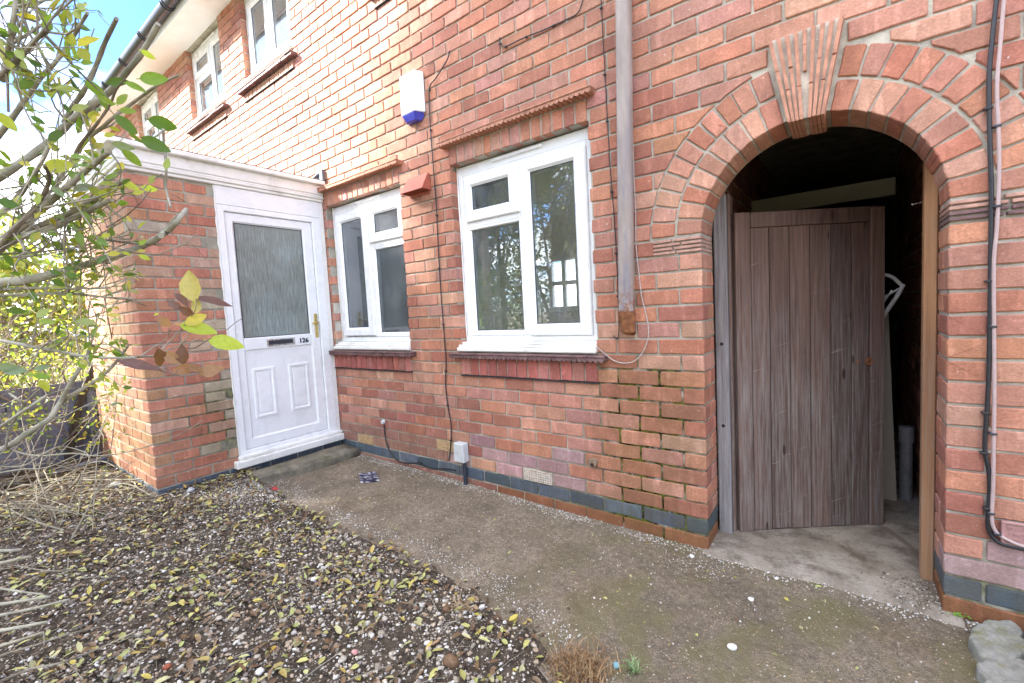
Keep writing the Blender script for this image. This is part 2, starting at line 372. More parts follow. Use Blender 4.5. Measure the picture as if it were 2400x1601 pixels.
class Wall:
    """collects bricks on several planes of one thing; the 290 that show largest become parts, the rest one joined part"""
    def __init__(s): s.rec=[]
    def brick(s,poly,o,u,n,d=.03,col=None,name='brick',parent=None,force=False):
        s.rec.append((poly,Vector(o),Vector(u),Vector(n),d,col or jcol(random.choice(BASE)),name,parent,force))
    def rect(s,u0,u1,v0,v1,o,u,n,**k): s.brick([(u0,v0),(u1,v0),(u1,v1),(u0,v1)],o,u,n,**k)
    def build(s,parent,limit=290):
        def score(r):
            poly,o,u,n=r[:4]
            q=[proj(o+u*p[0]+Vector((0,0,1))*p[1]) for p in poly]
            if min(x[2] for x in q)<.1: return 0
            cx=sum(x[0] for x in q)/len(q); cy=sum(x[1] for x in q)/len(q)
            if not(-40<cx<2440 and -40<cy<1640): return 0
            c=o+u*poly[0][0]
            if (Vector(CAMP)-c).dot(n)<0: return 0
            return abs(sum(q[i][0]*q[(i+1)%len(q)][1]-q[(i+1)%len(q)][0]*q[i][1] for i in range(len(q))))/2
        sc_=[1e9 if r[8] else score(r) for r in s.rec]
        order=sorted((i for i in range(len(s.rec)) if not s.rec[i][8]),key=lambda i:-sc_[i])
        top=set(i for i in order[:limit] if sc_[i]>60)|set(i for i in range(len(s.rec)) if s.rec[i][8])
        cache={}; far=MB(); off=Vector((0,0,0)); 
        for i,(poly,o,u,n,d,col,name,par,force) in enumerate(s.rec):
            M=Matrix.Identity(4); v=Vector((0,0,1))
            for k in range(3): M[k][0]=u[k]; M[k][1]=-n[k]; M[k][2]=v[k]; M[k][3]=o[k]
            if i in top:
                cx=sum(p[0] for p in poly)/len(poly); cz=sum(p[1] for p in poly)/len(poly)
                lp=[(p[0]-cx,p[1]-cz) for p in poly]
                key=None
                if len(poly)==4 and abs(lp[0][1]-lp[1][1])<1e-6 and abs(lp[0][0]-lp[3][0])<1e-6: key=(round(lp[1][0]*2,2),round(lp[2][1]*2,3),d,random.randrange(5))
                me=cache.get(key) if key else None
                if me is None:
                    V,F,_=brick_geo(lp,d); me=bpy.data.meshes.new('brick'); me.from_pydata([tuple(x) for x in V],[],F); me.materials.append(M_brick)
                    if key: cache[key]=me
                ob=bpy.data.objects.new(name,me); ob.matrix_world=M@Matrix.Translation((cx,0,cz)); ob.color=(*col,1)
                pp=par or parent; link(ob,pp); fix_parent(ob,pp)
            else:
                V,F,_=brick_geo(poly,d); far.add(V,F,col,M=M)
        if far.f: far.build('brick_field',M_brickJ,parent,kind='stuff',tint=True,recalc=False)
def clip(poly,p,n):
    out=[]
    for i in range(len(poly)):
        a=Vector(poly[i]);b=Vector(poly[(i+1)%len(poly)]); da=(a-p).dot(n);db=(b-p).dot(n)
        if da>=0: out.append(tuple(a))
        if (da>=0)!=(db>=0): out.append(tuple(a+(b-a)*(da/(da-db))))
    return out
def minus_disc(poly,c,r):
    pts=[]
    for i in range(len(poly)):
        a=Vector(poly[i]);b=Vector(poly[(i+1)%len(poly)]); k=max(1,int((b-a).length/.004))
        for j in range(k): pts.append(a+(b-a)*(j/k))
    ins=[(p-c).length<r for p in pts]
    if not any(ins): return poly
    if all(ins): return []
    n=len(pts); s=next(i for i in range(n) if ins[i] and not ins[i-1]); out=[]; i=s
    while True:
        if ins[i%n] and not ins[i-1]:
            e=i
            while ins[e%n]: e+=1
            A=pts[(i-1)%n]-c;B=pts[e%n]-c; a0=math.atan2(A.y,A.x);a1=math.atan2(B.y,B.x); m=max(2,int(abs(a1-a0)*r/.03))
            out+=[c+Vector((math.cos(a0+(a1-a0)*q/m),math.sin(a0+(a1-a0)*q/m)))*r for q in range(m+1)]; i=e
        else: out.append(pts[i%n]); i+=1
        if i>=s+n: break
    # thin out the straight runs
    k=[p for q,p in enumerate(out) if abs((out[q-1]-p).cross(out[(q+1)%len(out)]-p))>1e-7 or q%9==0] if False else out
    res=[]
    for q,p in enumerate(out):
        a=out[q-1]-p;b=out[(q+1)%len(out)]-p
        if a.length<1e-6: continue
        if abs(a.x*b.y-a.y*b.x)>2e-6: res.append((p.x,p.y))
    return res
def parea(p): return abs(sum(p[i][0]*p[(i+1)%len(p)][1]-p[(i+1)%len(p)][0]*p[i][1] for i in range(len(p))))/2 if len(p)>2 else 0
def minus(seg,cuts):
    segs=[seg]
    for a,b in cuts:
        ns=[]
        for s0,s1 in segs:
            if b<=s0 or a>=s1: ns.append((s0,s1))
            else:
                if a-s0>.02: ns.append((s0,a))
                if s1-b>.02: ns.append((b,s1))
        segs=ns
    return segs
# ================================================================== THE HOUSE
house=thing('terraced_house','red brick terraced house with white windows and an arched side passage','house',(-1.5,.1,-.16))
WX0,WX1=-9.5,2.4; ZTOP=4.44
AX,AR,AZ=.424,.424,17*CP      # arch centre, radius, springing
W2=(-1.600,-.567,.825,2.085); W1=(-3.125,-2.130,.825,2.085)
UP=[(-4.40,-3.48,3.55,4.43),(-5.86,-4.93,3.55,4.43),(-7.90,-6.98,3.55,4.43),(-2.22,-1.25,3.55,4.43)]
WINS=[W2,W1]+UP
# mortar body with openings: filled 2D curve, extruded into a real wall
def mortar_wall(name,outer,holes,y0,y1,mat,parent):
    cu=bpy.data.curves.new(name,'CURVE'); cu.dimensions='2D'; cu.fill_mode='BOTH'; cu.extrude=(y1-y0)/2
    for pl in [outer]+holes:
        s=cu.splines.new('POLY'); s.points.add(len(pl)-1); s.use_cyclic_u=True
        for p,q in zip(s.points,pl): p.co=(q[0],q[1],0,1)
    t=bpy.data.objects.new('tmp',cu); COL.objects.link(t); bpy.context.view_layer.update()
    me=bpy.data.meshes.new_from_object(t.evaluated_get(bpy.context.evaluated_depsgraph_get())); bpy.data.objects.remove(t)
    me.name=name; me.transform(Matrix.Translation((0,(y0+y1)/2,0))@Matrix(((1,0,0,0),(0,0,-1,0),(0,1,0,0),(0,0,0,1))))
    me.materials.clear(); me.materials.append(mat); o=bpy.data.objects.new(name,me); link(o,parent); fix_parent(o,parent); return o
E5=.005
ABR=[(-1.112,-.902,.004,.076),(-1.905,-1.70,.086,.160),(-2.90,-2.70,.004,.076)]
holes=[[(a-E5,c-E5),(b+E5,c-E5),(b+E5,d+E5),(a-E5,d+E5)] for a,b,c,d in WINS]+[[(a,c),(b,c),(b,d),(a,d)] for a,b,c,d in ABR]
ah=[(AX-AR-E5,-.30),(AX+AR+E5,-.30)]+[(AX+(AR+E5)*math.cos(t),AZ+(AR+E5)*math.sin(t)) for t in np.linspace(0,math.pi,33)]
outer=[(WX0,-.32),(AX-AR-E5,-.32)]+[(AX-AR-E5,AZ)]+[(AX+(AR+E5)*math.cos(t),AZ+(AR+E5)*math.sin(t)) for t in np.linspace(math.pi,0,33)][1:]+[(AX+AR+E5,-.32),(WX1,-.32),(WX1,ZTOP+.2),(WX0,ZTOP+.2)]
mortar_wall('wall',outer,holes,.0085,.235,M_mortar,house)
HW=Wall(); OW=(0,0,0); UW=(1,0,0); NW=(0,-1,0)
J=.0052
def brickcol(k,xc):
    if k==-1: return jcol(random.choice(BLUEB),.15)
    if -1.72<xc<-.75 and 0<=k<=3 and random.random()<(.85 if k<2 else .4): return jcol(random.choice(LAV))
    if xc>.85 and k==0: return jcol(LAV[0])
    if xc>.95 and k==1: return jcol(LAV[1])
    if xc<-1.6 and k<2 : return jcol((.29,.15,.115))
    if xc<-1.2 and k<6 and random.random()<.3: return jcol((.31,.13,.10))
    if k==-2: return jcol((.24,.095,.05))
    if xc<-1.7 and k>14 and random.random()<.35: return jcol(random.choice(SUNB))
    return jcol(random.choice(BASE),.10)
for k in range(-2,int(ZTOP/CP)+1):
    z0=k*CP+J; z1=(k+1)*CP-J; zc=(z0+z1)/2
    z0+=random.uniform(-.001,.001)
    xs=[]
    off=.2203 if k%2==0 else .1078      # the courses start with a stretcher or a half at the passage corner
    x=0.; xs.append((-off+J,0.)); x=-off
    while x>WX0: xs.append((x-.225+J,x-J)); x-=.225
    R0=.848
    if zc<AZ: xs+= [(R0,R0+off-J)]; x=R0+off
    else: x=0
    if zc>=AZ:
        xs[0]=(-off+J,.225-off-J); x=.225-off
    while x<WX1: xs.append((x+J,min(x+.225,WX1)-J)); x+=.225
    cuts=[]
    for a,b,c,d in WINS:
        lower=(d<3)
        lo=c-.17 if lower else c-.165; hi=d+.145 if lower else d+.2
        if zc>lo and zc<hi: cuts.append((a-(.005 if lower and 0 else 0),b))
    if 2.06<z1 and z0<2.13: cuts.append((.283,.553))
    if AZ-CP<zc<AZ: cuts+=[(-.232,0.),(.848,1.085)]
    for kk,a_,b_ in ((0,-1.118,-.896),(1,-1.911,-1.694),(0,-2.906,-2.694)):
        if kk==k: cuts.append((a_,b_))
    if k<26: cuts.append((-4.55,-3.19))
    for s0,s1 in xs:
        for a,b in minus((s0,s1),cuts):
            if b-a<.02: continue
            if k==25 and .553<=a<.60: a=.557
            a+=random.uniform(-.0015,.0015); poly=[(a,z0),(b,z0),(b,z1),(a,z1)]; RR=.671
            xc=(a+b)/2
            if zc>AZ-.03:
                far=max(math.hypot(p[0]-AX,p[1]-AZ) for p in poly)
                if far<RR: continue
                if min(math.hypot(p[0]-AX,p[1]-AZ) for p in poly)<RR or (a<AX<b and z0<AZ+RR):
                    poly=minus_disc(poly,Vector((AX,AZ)),RR)
                    if parea(poly)<.0015: continue
            d=.03
            if zc<AZ and (abs(b)<.002 or abs(a-.848)<.002): d=.215 if (k%2) else .1025
            for (wa,wb,wc,wd) in WINS:
                if wc<zc<wd and (abs(b-wa)<.004 or abs(a-wb)<.004): d=.10
            if abs(xc+.37)<.01 and k==10: pass
            HW.brick(poly,OW,UW,NW,d=d,col=brickcol(k,xc))
# the second header in each reveal course of the passage, both sides
for k in range(-2,16):
    z0=k*CP+J; z1=(k+1)*CP-J
    if k%2==0:
        c=brickcol(k,-.05)
        HW.rect(.1135,.213,z0,z1,(0.0005,0,0),(0,1,0),(1,0,0),d=.02,col=c); HW.rect(-.213,-.1135,z0,z1,(.8475,0,0),(0,-1,0),(-1,0,0),d=.02,col=c)
# voussoirs: two rings of headers either side of the key
def ring(r0,r1,n,a0,a1):
    for i in range(n):
        t0=a0+(a1-a0)*i/n; t1=a0+(a1-a0)*(i+1)/n; rm=(r0+r1)/2; g=.0044/rm
        t0+=g*random.uniform(.8,1.3); t1-=g*random.uniform(.8,1.3); pl=[]
        for (r,t) in ((r0,t0),(r1,t0),(r1,(t0+t1)/2),(r1,t1),(r0,t1),(r0,(t0+t1)/2)): pl.append((AX+r*math.cos(t),AZ+r*math.sin(t)))
        HW.brick(pl,OW,UW,NW,d=.213 if r0<.45 else .05,col=jcol(random.choice(BASE[:6]),.12),name='voussoir',force=True)
ka0=math.atan2(1.835-AZ,.487-AX)-.03; ka1=math.atan2(1.835-AZ,.353-AX)+.03
ring(AR,.537,9,.012,ka0); ring(.549,.661,11,.012,math.atan2(2.03-AZ,.531-AX)-.01)
ring(AR,.537,9,ka1,math.pi-.012); ring(.549,.661,11,math.atan2(2.03-AZ,.303-AX)+.01,math.pi-.012)
HW.build(house)
# keystone of tiles on edge
kb=MB(); kb.prism([(.360,1.806),(.480,1.806),(.545,2.150),(.291,2.150)],-.031,.21,0)
key=kb.build('keystone',mortarmat('key_mortar',False,(.54,.47,.39)),house)
for i in range(9):
    t=i/8; xb=.364+.112*t; xt=.298+.240*t; q=MB(); w=.0068
    zb=1.800 if i not in(4,) else 1.985
    xb2=xb+(xt-xb)*((zb-1.800)/.348)
    segs=[(0,.38),(.385,1)] if i%2 else [(0,.62),(.625,1)]
    for s0,s1 in segs:
        f=lambda s,sg:(xb2+(xt-xb2)*s+sg*w*(.85+.2*s),zb+(2.148-zb)*s)
        q.prism([f(s0,-1),f(s0,1),f(s1-.004,1),f(s1-.004,-1)],-.043+random.uniform(-.003,.003),.205,.002)
    q.build('key_tile',M_tile,key)
M_band=simple('pale_band_tile',(.42,.24,.19),.8,.25,30,.5,200,.25)
# ribbed tile bands at the springing
for (x0,x1,sgn) in ((-.229,0.,1),(.848,1.083,-1)):
    for i in range(4):
        z=16*CP+.006+i*.0195
        mid=x0+(x1-x0)*random.uniform(.35,.65)
        for a,b in ((x0,mid-.004),(mid+.004,x1)):
            q=MB(); q.box(a,b,-.006,.213 if abs(a-.848)<.01 or abs(b)<.01 else .05,z,z+.0125,.002); q.build('band_tile',M_tiled if (i<2 and sgn<0) else M_band,house)
# ---- lintels and sills
def sawtile(mb,x0,x1,y0,y1,z0,z1,n,amp):
    # a tile whose underside is a row of half-round nibs
    m=n*6; bot=[(x0+(x1-x0)*i/m,z0-amp*abs(math.sin(math.pi*n*i/m))**.7) for i in range(m+1)]
    top=[(x1,z1),(x0,z1)]; V=[];F=[]
    for i,(x,z) in enumerate(bot):
        V+=[(x,y0,z),(x,y1,z),(x,y0,z1),(x,y1,z1)]
    for i in range(m):
        a=i*4;b=a+4; F+=[[a,b,b+2,a+2],[a+1,a+3,b+3,b+1],[a,a+1,b+1,b],[a+2,b+2,b+3,a+3]]
    F+=[[0,2,3,1],[m*4,m*4+1,m*4+3,m*4+2]]; mb.add(V,F)
def soldiers(par,x0,x1,z0,z1,n,y,cols):
    w=(x1-x0)/n
    for i in range(n):
        V,F,_=brick_geo([(-w/2+.005,-(z1-z0)/2+.002),(w/2-.005,-(z1-z0)/2+.002),(w/2-.005,(z1-z0)/2-.002),(-w/2+.005,(z1-z0)/2-.002)],.06)
        me=bpy.data.meshes.new('brick'); me.from_pydata(V,[],F); me.materials.append(M_brick)
        ob=bpy.data.objects.new('brick',me); ob.location=(x0+w*(i+.5),y,(z0+z1)/2); ob.color=(*jcol(random.choice(cols),.12),1); link(ob,par); fix_parent(ob,par)
M_shadow_slate=simple('shadow_slate',(.035,.035,.04),.7,.3,30)
REDS=[(.40,.135,.11),(.36,.115,.10),(.43,.175,.15)]
def sill(x0,x1,z0,ztile,n,ntile,cols,upper=False):
    mb=MB(); mb.box(x0+.004,x1-.004,.0,.08,z0+.003,ztile+.03,.001); par=mb.build('window_sill',M_mortar,house)
    soldiers(par,x0,x1,z0,ztile-.018,n,-.010,cols)
    q=MB(); q.box(x0-.004,x1+.004,-.016,.02,z0-.0065,z0-.0005,.001); q.build('shadow_slate',M_shadow_slate,par)  # dark strip drawing the shadow line under the soldier bricks
    e=.066; w=(x1-x0+2*e)/ntile
    for i in range(ntile):
        a=x0-e+w*i; q=MB(); sawtile(q,a+.0015,a+w-.0015,-.058+random.uniform(-.003,.003),.05,ztile-.004,ztile+.008,5,.012); q.build('sill_tile',M_tiled,par)
        q=MB(); a2=a+ (w*.4 if 0<i else 0); b2=(a+w*1.4 if i<ntile-1 else a+w)
        q.box(a2+.002,b2-.002,-.064+random.uniform(-.003,.003),.06,ztile+.0095,ztile+.0215+random.uniform(-.001,.001),.003); q.build('sill_tile',M_tiled,par)
    return par
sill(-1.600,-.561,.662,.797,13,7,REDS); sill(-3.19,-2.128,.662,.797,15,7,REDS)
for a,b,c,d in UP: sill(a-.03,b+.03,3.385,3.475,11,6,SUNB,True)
def lintel(x0,x1,z0,z1,n):
    mb=MB(); mb.box(x0+.004,x1-.004,.004,.10,z0+.004,z1+.01,.001); par=mb.build('lintel',M_mortar,house)
    soldiers(par,x0,x1,z0,z1-.012,n,-.002,BASE)
    e=.055; nt_=6; w=(x1-x0+2*e)/nt_
    for i in range(nt_):
        a=x0-e+w*i; q=MB(); sawtile(q,a+.001,a+w-.001,-.062+random.uniform(-.002,.002),.05,z1+.004,z1+.014,6,.012); q.build('lintel_tile',M_tile,par)
        q=MB(); q.box(a+.001-(w*.5 if i else 0),a+w*.5-.001,-.066,.05,z1+.0155,z1+.026,.003); q.build('lintel_tile',M_tile,par)
    q=MB(); q.box(x1+e-w*.5+.001,x1+e,-.066,.05,z1+.0155,z1+.026,.003); q.build('lintel_tile',M_tile,par)
lintel(-1.603,-.567,2.088,2.212,14); lintel(-3.16,-2.128,2.088,2.212,14)
# ---- windows
def pane(win,x0,x1,z0,z1,y,mat=None):
    mb=MB(); mb.box(x0-.006,x1+.006,y,y+.006,z0-.006,z1+.006,.0005); mb.build('pane',mat or M_glass,win)
    g=MB(); g.frame(x0-.004,x1+.004,z0-.004,z1+.004,x0+.004,x1-.004,z0+.004,z1-.004,y-.004,y,.0005,.001); g.build('gasket',M_black,win)
def window(op,sashes,fixed,bars,vent=None,handle=None,wsill=True,headz=2.0):
    x0,x1,z0,z1=op; fb=z0+.062
    f=MB(); f.frame(x0+.007,x1-.007,fb,z1-.002,x0+.052,x1-.052,fb+.045,headz+.01,.066,.135)
    win=f.build('window',M_upvc,house)
    for bi,(a,b,c,d) in enumerate(bars):
        q=MB(); q.box(a,b,.0672+.0009*bi,.128-.001*bi,c,d,.004); q.build('mullion',M_upvc,win)
    for (a,b,c,d),(p,q_,r,s) in sashes:
        q=MB(); q.frame(a,b,c,d,p,q_,r,s,.046,.115,.007,.014); q.build('sash',M_upvc,win); pane(win,p,q_,r,s,.068)
    for (a,b,c,d),(p,q_,r,s) in fixed:
        q=MB(); q.frame(a,b,c,d,p,q_,r,s,.0655,.12,.001,.014); q.build('glazing_bead',M_upvc,win); pane(win,p,q_,r,s,.085)
    if vent:
        q=MB(); q.box(vent[0],vent[1],.048,.07,vent[2]-.009,vent[2]+.009,.004); q.build('trickle_vent',M_upvc,win)
    if handle:
        q=MB(); q.tube(catmull([(handle[0],.125,handle[1]+.03),(handle[0]+.004,.15,handle[1]+.02),(handle[0]+.02,.155,handle[1]-.03),(handle[0]+.035,.15,handle[1]-.085)],4),[.008]*13,8); q.build('handle',M_upvc,win)
    if wsill:
        q=MB(); q.box(x0-.016,x1+.006,-.028,.07,z0+.002,z0+.030,.006); q.box(x0-.012,x1+.004,-.012,.07,z0+.030,z0+.046,.005); q.box(x0+.002,x1-.002,.012,.07,z0+.046,z0+.064,.004); q.build('sill_board',M_white,win)
    # plaster lining of the opening indoors
    q=MB(); y0,y1=.140,.42
    for bx in ((x0-.03,x0+.045,y0,y1,z0,z1),(x1-.045,x1+.03,y0,y1,z0,z1),(x0+.045,x1-.045,y0,y1,z0,z0+.07),(x0+.045,x1-.045,y0,y1,z1-.06,z1)): q.box(*bx,.002)
    q.build('inner_reveal',M_white,win)
    # white mastic bead down the left reveal
    q=MB(); q2=MB()
    q.tube([(x0+.007+random.uniform(-.002,.002),.0625,z) for z in np.linspace(z0+.05,z1,14)],[random.uniform(.004,.007) for _ in range(14)],6)
    q2.tube([(x1-.006+random.uniform(-.002,.002),.0625,z) for z in np.linspace(z0+.05,z1,14)],[random.uniform(.004,.007) for _ in range(14)],6); q.build('sealant',M_white,win); q2.build('sealant',M_white,win)
    return win
window(W2,[((-1.525,-1.078,1.702,2.0),(-1.471,-1.163,1.778,1.933)),((-1.047,-.613,.926,1.985),(-.995,-.695,.997,1.925))],
 [((-1.548,-1.085,.931,1.70),(-1.505,-1.109,.962,1.657))],[(-1.086,-1.030,.93,2.02),(-1.55,-1.086,1.650,1.71),(-1.555,-.612,1.985,2.03)],(-1.283,-.898,2.060),(-.972,1.42))
window(W1,[((-3.072,-2.620,.941,2.0),(-3.008,-2.712,1.012,1.93)),((-2.612,-2.188,1.706,1.998),(-2.542,-2.240,1.78,1.93))],
 [((-2.617,-2.180,.931,1.70),(-2.571,-2.205,.965,1.656))],[(-2.640,-2.600,.93,2.02),(-2.600,-2.18,1.650,1.71),(-3.08,-2.18,1.985,2.03)],(-2.831,-2.449,2.066))
for i,(a,b,c,d) in enumerate(UP):
    w=b-a; mx=a+w*(.50 if i==0 else .58)
    sash=[((mx+.012,b-.05,c+.11,d-.09),(mx+.075,b-.11,c+.175,d-.15))]
    if i==0: sash.append(((a+.05,mx-.012,c+.11,d-.09),(a+.115,mx-.075,c+.175,d-.15))); fx=[]
    else:
        sash.append(((a+.05,mx-.012,d-.33,d-.09),(a+.115,mx-.075,d-.27,d-.15))); fx=[((a+.05,mx-.012,c+.11,d-.34),(a+.09,mx-.05,c+.15,d-.385))]
    wn=window((a,b,c,d),sash,fx,[(mx-.02,mx+.02,c+.1,d-.08)]+([(a+.05,mx-.02,d-.36,d-.31)] if i else []),(a+.35*w,a+.75*w,d-.03),None,True,d-.10)
    q=MB()   # net curtain behind the glass
    n=60; V=[];F=[]
    for j in range(n+1):
        x=a+.02+(w-.04)*j/n; y=.50+.02*math.sin(j*1.7)+.008*math.sin(j*4.1); V+=[(x,y,c-.02),(x,y,d)]
    F=[[2*j,2*j+2,2*j+3,2*j+1] for j in range(n)]; q.add(V,F,sm=True); q.build('net_curtain',M_white,wn)
# rooms behind the glass
def room(x0,x1,y0,y1,z0,z1,openings=()):
    q=MB(); V=[(x,y,z) for x in (x0,x1) for y in (y0,y1) for z in (z0,z1)]
    q.add(V,[[0,1,3,2],[4,6,7,5],[0,2,6,4],[1,5,7,3]])
    x=x0                                            # back wall in strips round its openings
    for a,b,c,d in sorted(openings)+[(x1,x1,z0,z0)]:
        if a>x: q.add([(x,y1,z0),(a,y1,z0),(a,y1,z1),(x,y1,z1)],[[0,1,2,3]])
        if b>a: q.add([(a,y1,z0),(b,y1,z0),(b,y1,c),(a,y1,c),(a,y1,d),(b,y1,d),(b,y1,z1),(a,y1,z1)],[[0,1,2,3],[4,5,6,7]])
        x=b
    o=q.build('room',M_room,house,recalc=False)
    for a,b,c,d in openings:
        f=MB(); f.frame(a-.02,b+.02,c-.02,d+.02,a+.06,b-.06,c+.06,d-.06,y1-.03,y1+.05); f.box((a+b)/2-.03,(a+b)/2+.03,y1-.02,y1+.04,c+.05,d-.05,.003); f.box(a+.05,b-.05,y1-.025,y1+.045,d-.42,d-.36,.003); f.build('rear_and_added_window',M_upvc,house)
    return o
room(-6.2,-.12,.237,3.6,.12,2.45,[(-3.08,-2.56,1.05,1.85),(-5.7,-4.3,.95,2.1)]); room(-9.4,-.5,.237,3.6,2.75,4.6)  # the left rear window is unseen, added to let light into the room
q=MB(); y=1.0                         # glazed inner door
for bx in ((-3.82,-3.73,.15,2.05),(-3.55,-3.40,.15,2.05),(-3.73,-3.55,.15,.55),(-3.73,-3.55,1.96,2.05),(-3.73,-3.55,1.605,1.65),(-3.73,-3.55,1.21,1.255),(-3.73,-3.55,.83,.87)): q.box(bx[0],bx[1],y,y+.04,bx[2],bx[3],.003)
q.box(-3.40,-3.375,y+.005,y+.03,1.0,1.18,.004)
q.build('inner_door',M_upvc,house)
# ---- eaves
q=MB(); q.box(WX0,WX1,-.268,.02,ZTOP,ZTOP+.012,.002); q.build('soffit',M_soffit,house)
q=MB(); q.box(WX0,WX1,-.290,-.2685,ZTOP-.012,ZTOP+.17,.003); q.build('fascia',M_soffit,house)
q=MB(); gy,gz,gr=-.350,4.535,.058; V=[];F=[]; n=12
for xx in (WX0,WX1):
    for rr in (gr,gr-.004):
        for j in range(n+1):
            t=math.pi+math.pi*j/n; V.append((xx,gy+rr*math.cos(t),gz+rr*math.sin(t)))
N1=n+1
for j in range(n): F+= [[j,j+1,2*N1+j+1,2*N1+j],[N1+j,3*N1+j,3*N1+j+1,N1+j+1]]
q.add(V,F,sm=True); gut=q.build('gutter',M_black,house)
for xx in (-4.35,-5.25,-6.05,-6.85,-7.7,-8.5):
    for dx in (0,.045):
        q=MB(); q.tube([(xx+dx+.006*math.cos(0),gy+.062*math.cos(t),gz+.062*math.sin(t)) for t in np.linspace(math.pi,2*math.pi,13)],.007,6); q.build('gutter_clip',M_black,gut)
q=MB(); q.add([(WX0,-.36,4.60),(WX1,-.36,4.60),(WX1,3.6,6.9),(WX0,3.6,6.9),(WX0,-.36,4.63),(WX1,-.36,4.63),(WX1,3.6,6.93),(WX0,3.6,6.93)],[[0,1,5,4],[4,5,6,7],[0,3,2,1],[0,4,7,3],[1,2,6,5],[2,3,7,6]])
q.build('roof',simple('roof_tile',(.16,.085,.06),.85,.3,8,.8,30,.2),house)
# ---- air bricks, holes in the courses
def airbrick(x0,x1,z0,z1,mat,nx,nz):
    q=MB(); hw=(x1-x0)/nx; hh=(z1-z0)/nz; y0=-.004
    V=[];F=[]
    for i in range(nx):
        for j in range(nz):
            a=x0+hw*i;c=z0+hh*j; m=hw*.19;mz=hh*.2
            b=len(V); V+=[(a,y0,c),(a+hw,y0,c),(a+hw,y0,c+hh),(a,y0,c+hh),(a+m,y0,c+mz),(a+hw-m,y0,c+mz),(a+hw-m,y0,c+hh-mz),(a+m,y0,c+hh-mz)]
            V+=[(p[0],.13,p[2]) for p in V[b+4:b+8]]
            for k in range(4): F+=[[b+k,b+(k+1)%4,b+4+(k+1)%4,b+4+k],[b+4+k,b+4+(k+1)%4,b+8+(k+1)%4,b+8+k]]
    b=len(V); V+=[(x0,y0,z0),(x1,y0,z0),(x1,y0,z1),(x0,y0,z1),(x0,.02,z0),(x1,.02,z0),(x1,.02,z1),(x0,.02,z1)]
    for k in range(4): F.append([b+k,b+4+k,b+4+(k+1)%4,b+(k+1)%4])
    q.add(V,F); q.build('air_brick',mat,house,recalc=False)
airbrick(-1.112,-.902,.004,.076,M_airp,12,5); airbrick(-1.905,-1.70,.086,.160,M_air,12,5); airbrick(-2.90,-2.70,.004,.076,M_air,12,5)
# ---- the passage behind the gate
q=MB(); q.add([(-.02,.236,-.3),(-.02,6,-.3),(-.02,6,2.3),(-.02,.236,2.3),(.90,.236,-.3),(.90,6,-.3),(.90,6,2.3),(.90,.236,2.3)],[[0,1,2,3],[4,7,6,5],[3,2,6,7],[1,5,6,2]])
q.build('passage_lining',M_mortar,house,recalc=False)
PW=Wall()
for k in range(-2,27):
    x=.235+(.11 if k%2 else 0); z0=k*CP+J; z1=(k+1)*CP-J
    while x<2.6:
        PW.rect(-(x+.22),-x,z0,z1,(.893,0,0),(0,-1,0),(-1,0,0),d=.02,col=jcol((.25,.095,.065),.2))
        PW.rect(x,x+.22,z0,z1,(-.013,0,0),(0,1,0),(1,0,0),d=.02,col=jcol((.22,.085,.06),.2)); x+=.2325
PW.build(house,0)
# ================================================================== THE PORCH
XP=-3.167; YP=-1.378; XL=-4.60
porch=thing('brick_porch','small flat-roofed brick porch with white fascia and front door numbered 126','porch',(-3.8,-.7,-.1))
q=MB(); q.box(XP-.15,XP-.0055,YP+.0055,-.86,-.12,2.13,.001); q.box(XL+.0055,XP-.15,YP+.0055,YP+.11,-.12,2.13,.001); q.box(XL+.0055,XL+.1,YP+.11,-.01,-.12,2.13,.001)
q.box(XP-.14,XP-.03,-.86,-.004,1.99,2.13,.001); q.box(XP-.15,XP-.0055,-.859,-.004,-.12,.003,.001); q.box(XP-1.2,XP-.9,-1.2,-.02,-.1,.02,.001)
q.build('wall',M_mortarP,porch)
PB=Wall(); PP=.075; PC=[(.44,.20,.135),(.41,.172,.115),(.46,.225,.16),(.39,.155,.105),(.45,.21,.135)]; PALE=[(.42,.30,.22),(.44,.28,.20),(.38,.32,.24)]
FC=[(.40,.22,.125),(.43,.25,.145),(.38,.185,.105),(.36,.17,.11)]
for k in range(-1,28):
    z0=.012+k*PP+.005; z1=.012+(k+1)*PP-.0055
    if k==-1: z0-=.02
    bl=k==-1; pc=lambda:(jcol(random.choice(BLUEB)) if bl else jcol(random.choice(PC),.1)); fc=lambda:(jcol(random.choice(BLUEB)) if bl else jcol(random.choice(FC),.1))
    A=(k%2==0); y=YP; corner_front=A
    segs=[.1025,.215,.0] if A else [.215,.215,.0]
    if k%5==2: segs=[.1025,.15,.13] if A else [.215,.10,.13]
    y=YP
    for i,w in enumerate(segs):
        e=y+w if w>0 else -.862
        if e>-.862: e=-.862
        pale=(i==2 and random.random()<.55) or (random.random()<.07)
        col=jcol(random.choice(PALE)) if pale and not bl else pc()
        if not(i==0 and A):
            if e-y>.03: PB.rect(y if i==0 else y+.0,e,z0,z1,(XP,0,0),(0,1,0),(1,0,0),d=.1025 if i==0 else .03,col=col)
        y=e+.0105
        if y>-.89: break
    x=XP
    if A: first=.215
    else:
        first=.215; x=XP-.1025-.0105
    i=0
    while x>XL+.05:
        w=min(.215,x-XL); PB.rect(x-w,x,z0,z1,(0,YP,0),(1,0,0),(0,-1,0),d=.1025 if (i==0 and A) else .03,col=fc()); x-=w+.0105; i+=1
for a in (-.855,-.63,-.405,-.18):
    PB.rect(a,min(a+.214,-.012),-.078,.000,(XP,0,0),(0,1,0),(1,0,0),d=.03,col=jcol(random.choice(BLUEB)))
PB.build(porch,290)
